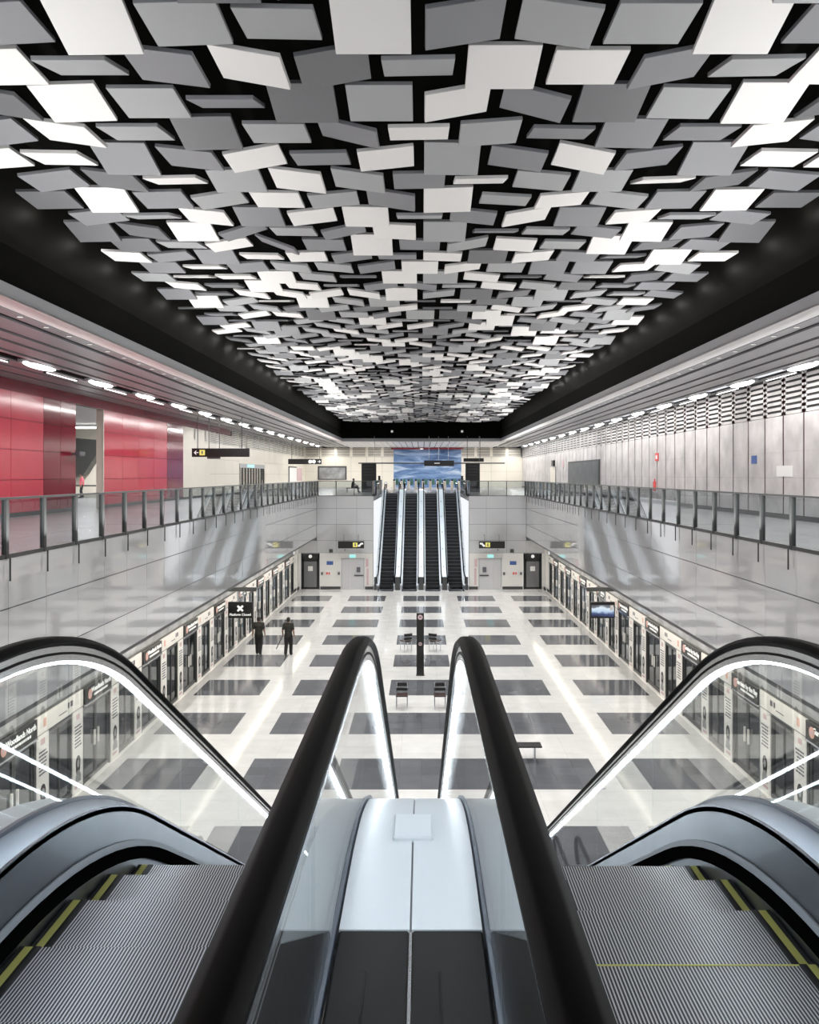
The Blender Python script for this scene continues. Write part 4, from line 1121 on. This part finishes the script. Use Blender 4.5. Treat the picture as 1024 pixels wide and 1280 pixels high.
    m = MB(); m.bbox(xs0, xs1, 59.15, 59.3, 2.97, 3.47, .01); obj('sign_board', m, 'sign_black', t)
    ye = sg * 4.03 + (-.62 if sg < 0 else .62)
    m = MB(); m.box(ye - .16, ye + .16, 59.14, 59.15, 3.06, 3.38); q = obj('yellow_square', m, 'sign_yellow', t)
    m = MB(); m.box(ye - .04, ye + .04, 59.135, 59.14, 3.12, 3.32); obj('mark', m, 'ink', q)
    we = sg * 4.03 + (-.25 if sg < 0 else .25)
    m = MB(); f_ = -sg; m.prism([(we - .17 * f_, 3.09), (we - .05 * f_, 3.09), (we + .08 * f_, 3.25), (we + .19 * f_, 3.25), (we + .19 * f_, 3.36), (we + .02 * f_, 3.36), (we - .10 * f_, 3.22), (we - .17 * f_, 3.22)], 'y', 59.14, 59.15); obj('stair_pictogram', m, 'letter_white', t)
    for xx in (xs0 + .4, xs1 - .4):
        m = MB(); m.tube((xx, 59.22, 3.47), (xx, 59.22, 3.9), .015); m.tube((xx, 59.22, 3.9), (xx, YE, 3.9), .015); obj('bracket', m, 'dark_metal', t)
    o = MB(); o.ball((sg * 5.4, 59.7, 2.80), .05, .05, .05); o.box(sg * 5.4 - .02, sg * 5.4 + .02, 59.7, YE, 2.8, 2.86)
    q = obj('camera_dome', o, 'ink', at=(sg * 5.4, 59.7, 2.8)); tag(q, 'tiny dark camera under the direction sign on the %s' % sd, 'camera')

# ------------------------------------------------------------------ upper level signs and fittings
def hang_sign(name, x0, x1, Y, z0, z1, label, rods, mt='sign_black'):
    t = thing(name, ((x0 + x1) / 2, Y, z0), label, 'sign')
    m = MB(); m.bbox(x0, x1, Y - .08, Y + .08, z0, z1, .01); obj('sign_board', m, mt, t)
    for x in rods:
        m = MB(); m.tube((x, Y, z1), (x, Y, CZ), .025, 8); obj('rod', m, 'dark_metal', t)
    return t
def arrow(t, x, Y, z, s, d):
    m = MB(); d_ = d
    m.prism([(x + d_ * s, z), (x, z + s), (x, z + .45 * s), (x + d_ * .35 * s, z + .14 * s), (x - d_ * s, z + .14 * s), (x - d_ * s, z - .14 * s), (x + d_ * .35 * s, z - .14 * s), (x, z - .45 * s), (x, z - s)], 'y', Y - .085, Y - .08)
    obj('arrow', m, 'letter_white', t)
t = hang_sign('direction_sign', -14.3, -10.72, 52.6, 9.24, 9.77, 'long black hanging sign with left arrow and yellow square before the cream left wall', (-13.95, -13.25, -12.6, -11.2))
arrow(t, -14.02, 52.6, 9.505, .15, -1)
m = MB(); m.box(-13.82, -13.48, 52.51, 52.52, 9.34, 9.68); q = obj('yellow_square', m, 'sign_yellow', t)
m = MB(); m.box(-13.69, -13.61, 52.505, 52.51, 9.42, 9.60); obj('mark', m, 'ink', q)
m = MB(); m.box(-13.35, -12.55, 52.55, 52.7, 9.12, 9.24); obj('sensor_box', m, 'dark_metal', t)
t = hang_sign('direction_sign', -14.8, -11.1, 93.7, 9.32, 9.90, 'black hanging sign with white right arrow before the far notice board', (-14.4, -11.3))
arrow(t, -11.35, 93.7, 9.61, .17, 1)
m = MB(); m.tube((-11.95, 93.62, 9.61), (-11.95, 93.61, 9.61), .2, 20); m.tube((-12.35, 93.62, 9.61), (-12.35, 93.61, 9.61), .2, 20); q = obj('round_badges', m, 'letter_white', t)
# dark pillars and the long display bar before the mural
for sg, xa, xb in ((-1, -5.68, -4.29), (1, 4.17, 5.52)):
    t = thing('information_pillar', ((xa + xb) / 2, 80, MEZ), 'wide black information pillar %s of the mural at the far upper level' % ('left' if sg < 0 else 'right'), 'pillar')
    m = MB(); m.bbox(xa, xb, 79.8, 80.3, MEZ, 9.2, .02); q = obj('body', m, 'sign_black', t)
    m = MB()
    for r_ in range(4):
        for c_ in range(6): m.box(xa + .25 + c_ * .15, xa + .31 + c_ * .15, 79.79, 79.8, 8.1 + r_ * .28, 8.14 + r_ * .28)
    obj('small_print', m, 'ink', q)
t = thing('display_bar', (.6, 79, 9.2), 'long thin dark bar with a display box hanging in front of the mural', 'display')
m = MB(); m.box(-5.9, 7.8, 78.95, 79.1, 9.17, 9.28); obj('bar', m, 'dark_metal', t)
m = MB(); m.bbox(.25, 3.05, 78.85, 79.25, 8.95, 9.48, .02); q = obj('display_box', m, 'dark_trim', t)
m = MB(); m.box(1.2, 1.7, 78.83, 78.85, 9.18, 9.26); obj('lit_window', m, 'letter_white', q)
for x in (.7, 1.6, 2.5, -4.4, 5.4):
    m = MB(); m.tube((x, 79.02, 9.28), (x, 79.02, CZ), .02, 8); obj('rod', m, 'steel', t)
t = hang_sign('direction_sign', 3.95, 5.85, 79.3, 9.36, 9.70, 'small black hanging sign above the right information pillar', (4.3, 5.5))
# mural
m = MB(); m.box(-3.68, 5.26, YF - .06, YF - .005, MEZ + .01, CZ - .02)
t = obj('mural', m, 'mural', at=(.8, YF, MEZ)); tag(t, 'large blue and white painted mural on the far wall', 'mural')
# fare gates in front of the mural
for i in range(11):
    x = -3.1 + .82 * i
    if i == 0:
        g0 = thing('fare_gate', (x, 96, MEZ), 'fare gate before the mural, leftmost of the row', 'fare gate', 'fare gates before the mural')
        m = MB(); m.bbox(x - .14, x + .14, 95.2, 96.8, MEZ, 7.45, .05); obj('cabinet', m, 'cream_gate', g0)
        m = MB(); m.bbox(x + .16, x + .5, 95.97, 96.03, 7.0, 7.7, .01); obj('paddle', m, 'green_gate', g0)
        m = MB(); m.bbox(x - .10, x + .10, 95.2, 95.5, 7.45, 7.65, .02); obj('reader', m, 'sign_black', g0)
    else: copy_tree(g0, (x, 96, MEZ), 'fare gate before the mural, %s from the left in the row' % nth(i))
# small posts at the heads of the far escalators
for sg, x in ((-1, -3.9), (1, 3.75)):
    m = MB(); m.tube((x, 78, MEZ), (x, 78, 7.55), .06, 12); m.bbox(x - .10, x + .10, 77.9, 78.1, 7.55, 8.05, .03)
    o = obj('bollard_camera', m, 'sign_black', at=(x, 78, MEZ)); tag(o, 'slim black post at the head of the far escalators on the %s' % ('left' if sg < 0 else 'right'), 'post')
# boards and notices
t = thing('notice_board', (-12, YF, 8), 'grey framed map board on the far wall left of the mural', 'notice board')
m = MB(); m.box(-13.7, -9.9, YF - .08, YF - .01, 7.5, 9.3); obj('frame', m, 'dark_metal', t)
m = MB(); m.box(-13.5, -10.1, YF - .1, YF - .08, 7.6, 9.1); obj('map', m, 'board_grey', t)
t = thing('notice_board', (RW, 69.5, 8), 'large dark map board on the right louvred wall', 'notice board')
m = MB(); m.box(RW - .06, RW - .005, 62.8, 76.2, 7.2, 9.3); obj('frame', m, 'dark_trim', t)
m = MB(); m.box(RW - .08, RW - .06, 63.1, 75.9, 7.35, 9.15); obj('map', m, 'map_dark', t)
m = MB(); m.box(RW - .03, RW - .002, 33.45, 33.95, 8.56, 8.88); o = obj('blue_plate', m, 'blue', at=(RW, 33.7, 8.7)); tag(o, 'small blue plate on a concrete panel of the right wall', 'sign')
m = MB(); m.box(RW - .012, RW - .002, 30.2, 31.6, 8.05, 8.45); o = obj('paper_notice', m, 'paper', at=(RW, 30.9, 8.2)); tag(o, 'pale paper notice on the right wall near the front', 'notice')
t = thing('extinguisher_point', (RW, 47.6, 8.2), 'red fire point sign with fittings below on the right wall', 'fire point')
m = MB(); m.box(RW - .05, RW - .002, 47.3, 47.9, 8.9, 9.35); obj('sign_plate', m, 'sign_red', t)
m = MB(); m.box(RW - .054, RW - .05, 47.45, 47.75, 9.02, 9.22); obj('pictogram', m, 'paper', t)
m = MB(); m.tube((RW - .15, 47.6, 7.2), (RW - .15, 47.6, 7.75), .09, 14); m.tube((RW - .15, 47.6, 7.75), (RW - .15, 47.6, 7.9), .035, 10); obj('bottle', m, 'sign_red', t)
m = MB(); m.bbox(RW - .2, RW - .002, 84.0, 85.3, 9.0, 9.6, .02); o = obj('wall_display', m, 'sign_black', at=(RW, 84.6, 9.3)); tag(o, 'small black display box above the pale door on the right wall', 'display')
t = thing('door_5', (RW, 85.5, MEZ), 'pale door on the right wall beyond the dark map board', 'door'); t['kind'] = 'structure'
m = MB(); m.box(RW - .03, RW - .002, 83.6, 87.2, MEZ + .02, 8.9); obj('leaf', m, 'cream', t)
m = MB(); m.box(RW - .05, RW - .002, 83.4, 83.6, MEZ + .02, 8.95); obj('frame', m, 'dark_metal', t)
m = MB(); m.tube((RW - .04, 79.2, 9.15), (RW - .004, 79.2, 9.15), .45, 24); o = obj('round_sign', m, 'pink_ink', at=(RW, 79.2, 9.1)); tag(o, 'round pink sign on the right wall beyond the dark map board', 'sign')
# shopfront of slim glass doors in the cream left wall
t = thing('glass_shopfront', (LW, 77.5, MEZ), 'grey framed glass shopfront with orange goods in the cream left wall', 'shopfront')
for i in range(10):
    y = 72.1 + 1.22 * i
    m = MB(); m.box(LW - .12, LW + .0, y - .06, y + .06, MEZ, 9.05); obj('mullion', m, 'dark_metal', t)
    if i < 9:
        m = MB(); m.box(LW - .06, LW - .05, y + .07, y + 1.15, MEZ, 9.0); obj('glass_pane', m, 'rail_glass', t)
        m = MB(); m.box(LW - 1.2, LW - .8, y + .2, y + 1.0, 7.5, 8.3); obj('display_goods', m, 'sign_orange' if i % 3 else 'cream_gate', t)
m = MB(); m.box(LW - .1, LW + .02, 72, 83.2, 8.75, 9.1); obj('header', m, 'fascia', t)
m = MB(); m.box(LW + .02, LW + .05, 75, 78, 8.8, 9.05); obj('lit_sign', m, 'teal', t)
t = thing('door_6', (LW, 94.5, MEZ), 'white door in a dark frame on the cream left wall', 'door'); t['kind'] = 'structure'
m = MB(); m.box(LW + .002, LW + .05, 98.6, 104.2, MEZ, 9.0); obj('leaf', m, 'paper', t)
m = MB(); m.box(LW + .002, LW + .08, 98.3, 98.6, MEZ, 9.15); m.box(LW + .002, LW + .08, 98.3, 104.4, 9.0, 9.15); obj('frame', m, 'dark_metal', t)
m = MB(); m.box(LW + .002, LW + .05, 105.0, 109.0, 7.4, 9.0); o = obj('poster_board', m, 'pink_ink', at=(LW, 107, 8.2)); tag(o, 'pink poster board beyond the white door on the cream left wall', 'poster')
# camera on the red wall edge
t = thing('security_camera', (-15.3, 37.5, 9.0), 'small dark security camera at the edge of the first red wall', 'camera')
m = MB(); m.bbox(-15.3, -15.05, 37.2, 37.8, 8.95, 9.15, .03); obj('housing', m, 'ink', t)
m = MB(); m.box(-15.5, -15.3, 37.45, 37.55, 9.0, 9.08); obj('bracket', m, 'ink', t)

# ------------------------------------------------------------------ lamps
for sg, sd in ((-1, 'left'), (1, 'right')):
    proto = None; p2 = None
    for k in range(16):
        y = 22.7 + 5.37 * k
        lab = 'bright ceiling lamp in the slot of the %s side ceiling, %s from the front' % (sd, nth(k))
        if proto is None:
            t = thing('ceiling_lamp', (sg * 12.75, y, CZ), lab, 'ceiling lamp', 'lamps in the %s side ceiling' % sd)
            m = MB(); m.bbox(sg * 12.7 - .27, sg * 12.7 + .27, y - 1.0, y + 1.0, CZ - .02, CZ + .10, .015); obj('housing', m, 'fascia', t)
            m = MB(); m.ball((sg * 12.7, y, CZ - .02), .26, 1.1, .10, 20, 12); obj('diffuser', m, 'lamp', t, smooth=True)
            proto = t
            m = MB(); m.tube((sg * 13.1, y + 1.3, CZ - .06), (sg * 13.1, y + 4.0, CZ - .06), .018, 8); m2 = m
            t2 = thing('ceiling_tube_lamp', (sg * 13.1, y + 2.6, CZ), 'slim tube lamp beside the %s lamp of the %s side ceiling' % (nth(k), sd), 'tube lamp', 'tube lamps in the %s side ceiling' % sd)
            obj('tube', m2, 'lamp', t2)
            for yy in (1.25, 3.98):
                m = MB(); m.box(sg * 13.06, sg * 13.14, y + yy, y + yy + .07, CZ - .1, CZ + .01); obj('holder', m, 'dark_metal', t2)
            p2 = t2
        else:
            copy_tree(proto, (sg * 12.75, y, CZ), lab)
            copy_tree(p2, (sg * 13.1, y + 2.6, CZ), 'slim tube lamp beside the %s lamp of the %s side ceiling' % (nth(k), sd))
    proto = None
    for k in range(54):
        y = 18.1 + 1.36 * k
        lab = 'small round downlight in the %s edge of the ceiling opening, %s from the front' % (sd, nth(k))
        if proto is None:
            t = thing('downlight', (sg * 9.26, y, EYE + 3.66), lab, 'downlight', 'downlights along the %s edge' % sd)
            m = MB(); m.tube((sg * 9.26, y, EYE + 3.662), (sg * 9.26, y, EYE + 3.645), .09, 16); obj('ring', m, 'steel', t)
            m = MB(); m.tube((sg * 9.26, y, EYE + 3.648), (sg * 9.26, y, EYE + 3.640), .07, 16); obj('lens', m, 'spot', t)
            proto = t
        else: copy_tree(proto, (sg * 9.26, y, EYE + 3.66), lab)
for x in (-3.2, 4.4):
    m = MB(); m.ball((x, YV - .02, EYE + 4.75), .13, .1, .13); o = obj('round_lamp', m, 'letter_white', at=(x, YV, EYE + 4.75)); tag(o, 'tiny round lamp on the black far bulkhead, the %s one' % ('left' if x < 0 else 'right'), 'lamp')

# ------------------------------------------------------------------ light
LAMP, UP, STRIP, SPOT = 960, 760, 470, 1750
def area(name, loc, sx, sy, power, col=(1, 1, 1), rot=(0, 0, 0), spread=pi):
    l = bpy.data.lights.new(name, 'AREA'); l.shape = 'RECTANGLE'; l.size = sx; l.size_y = sy; l.energy = power; l.color = col; l.spread = spread
    o = bpy.data.objects.new(name, l); C.objects.link(o); o.location = loc; o.rotation_euler = rot
    return o
for sg in (-1, 1):
    for y0, ln in ((8, 26), (36, 26), (64, 26), (91, 20)):
        # row of lamps in the side ceilings
        area('lamp_row', (sg * 11.7, y0 + ln / 2, CZ - .12), .3, ln, LAMP * ln / 26, (1, .98, .95))
    for y0 in (6, 33, 60):
        # added fill along the slab edge, no fixture there, brightens the hanging panels
        area('slab_edge_fill', (sg * (VX - .25), y0 + 13, 6.75), .06, 26, UP, (1, .99, .97), (pi, 0, 0), radians(120))
    area('platform_strip', (sg * 7.74, 31, 3.56), .08, 52, STRIP, (1, .93, .82), (0, -sg * radians(48), 0))
for x in (-6, 0, 6): area('far_lamps', (x, 101, CZ - .1), .3, 16, 600, (1, .98, .95))
area('passage_fill', (-22, 52, CZ - .3), .3, 14, 1500)  # added fill that brightens the passage beyond its hanging strip light
for y in range(14, 60, 9):
    for x in (-5.6, 0, 5.6):
        l = bpy.data.lights.new('spot', 'SPOT'); l.energy = SPOT; l.spot_size = radians(110); l.spot_blend = .7; l.shadow_soft_size = .06; l.color = (1, .98, .95)
        o = bpy.data.objects.new('spot', l); C.objects.link(o); o.location = (x, y + .5, EYE + 5.4)

for sg in (-1, 1):
    for k in range(16):
        l = bpy.data.lights.new('bulkhead_lamp', 'POINT'); l.energy = 5; l.shadow_soft_size = .06; l.color = (1, .98, .94)
        o = bpy.data.objects.new('bulkhead_lamp', l); C.objects.link(o); o.location = (sg * 8.42, 19 + 2.5 * k, EYE + 5.86)
w = bpy.data.worlds.new('world'); bpy.context.scene.world = w; w.use_nodes = True
w.node_tree.nodes['Background'].inputs[0].default_value = (.93, .96, 1., 1); w.node_tree.nodes['Background'].inputs[1].default_value = 1.0

# ------------------------------------------------------------------ camera
cd = bpy.data.cameras.new('camera'); cam = bpy.data.objects.new('camera', cd); C.objects.link(cam)
cam.location = (0, 0, EYE); cam.rotation_euler = (pi / 2, 0, 0)
cd.sensor_width = 36; cd.sensor_fit = 'AUTO'; cd.lens = 36 * 1055 / 1280
cd.shift_x = -15 / 1280; cd.shift_y = -46 / 1280; cd.clip_start = .05; cd.clip_end = 400
sc = bpy.context.scene; sc.camera = cam
sc.view_settings.view_transform = 'Standard'; sc.view_settings.look = 'None'; sc.view_settings.gamma = 1; sc.view_settings.use_curve_mapping = False
sc.view_settings.exposure = 0.0
sc.cycles.use_denoising = True
sc.cycles.max_bounces = 10; sc.cycles.transparent_max_bounces = 24; sc.cycles.diffuse_bounces = 4; sc.cycles.glossy_bounces = 5
sc.cycles.sample_clamp_indirect = 8
sc.cycles.caustics_reflective = False; sc.cycles.caustics_refractive = False
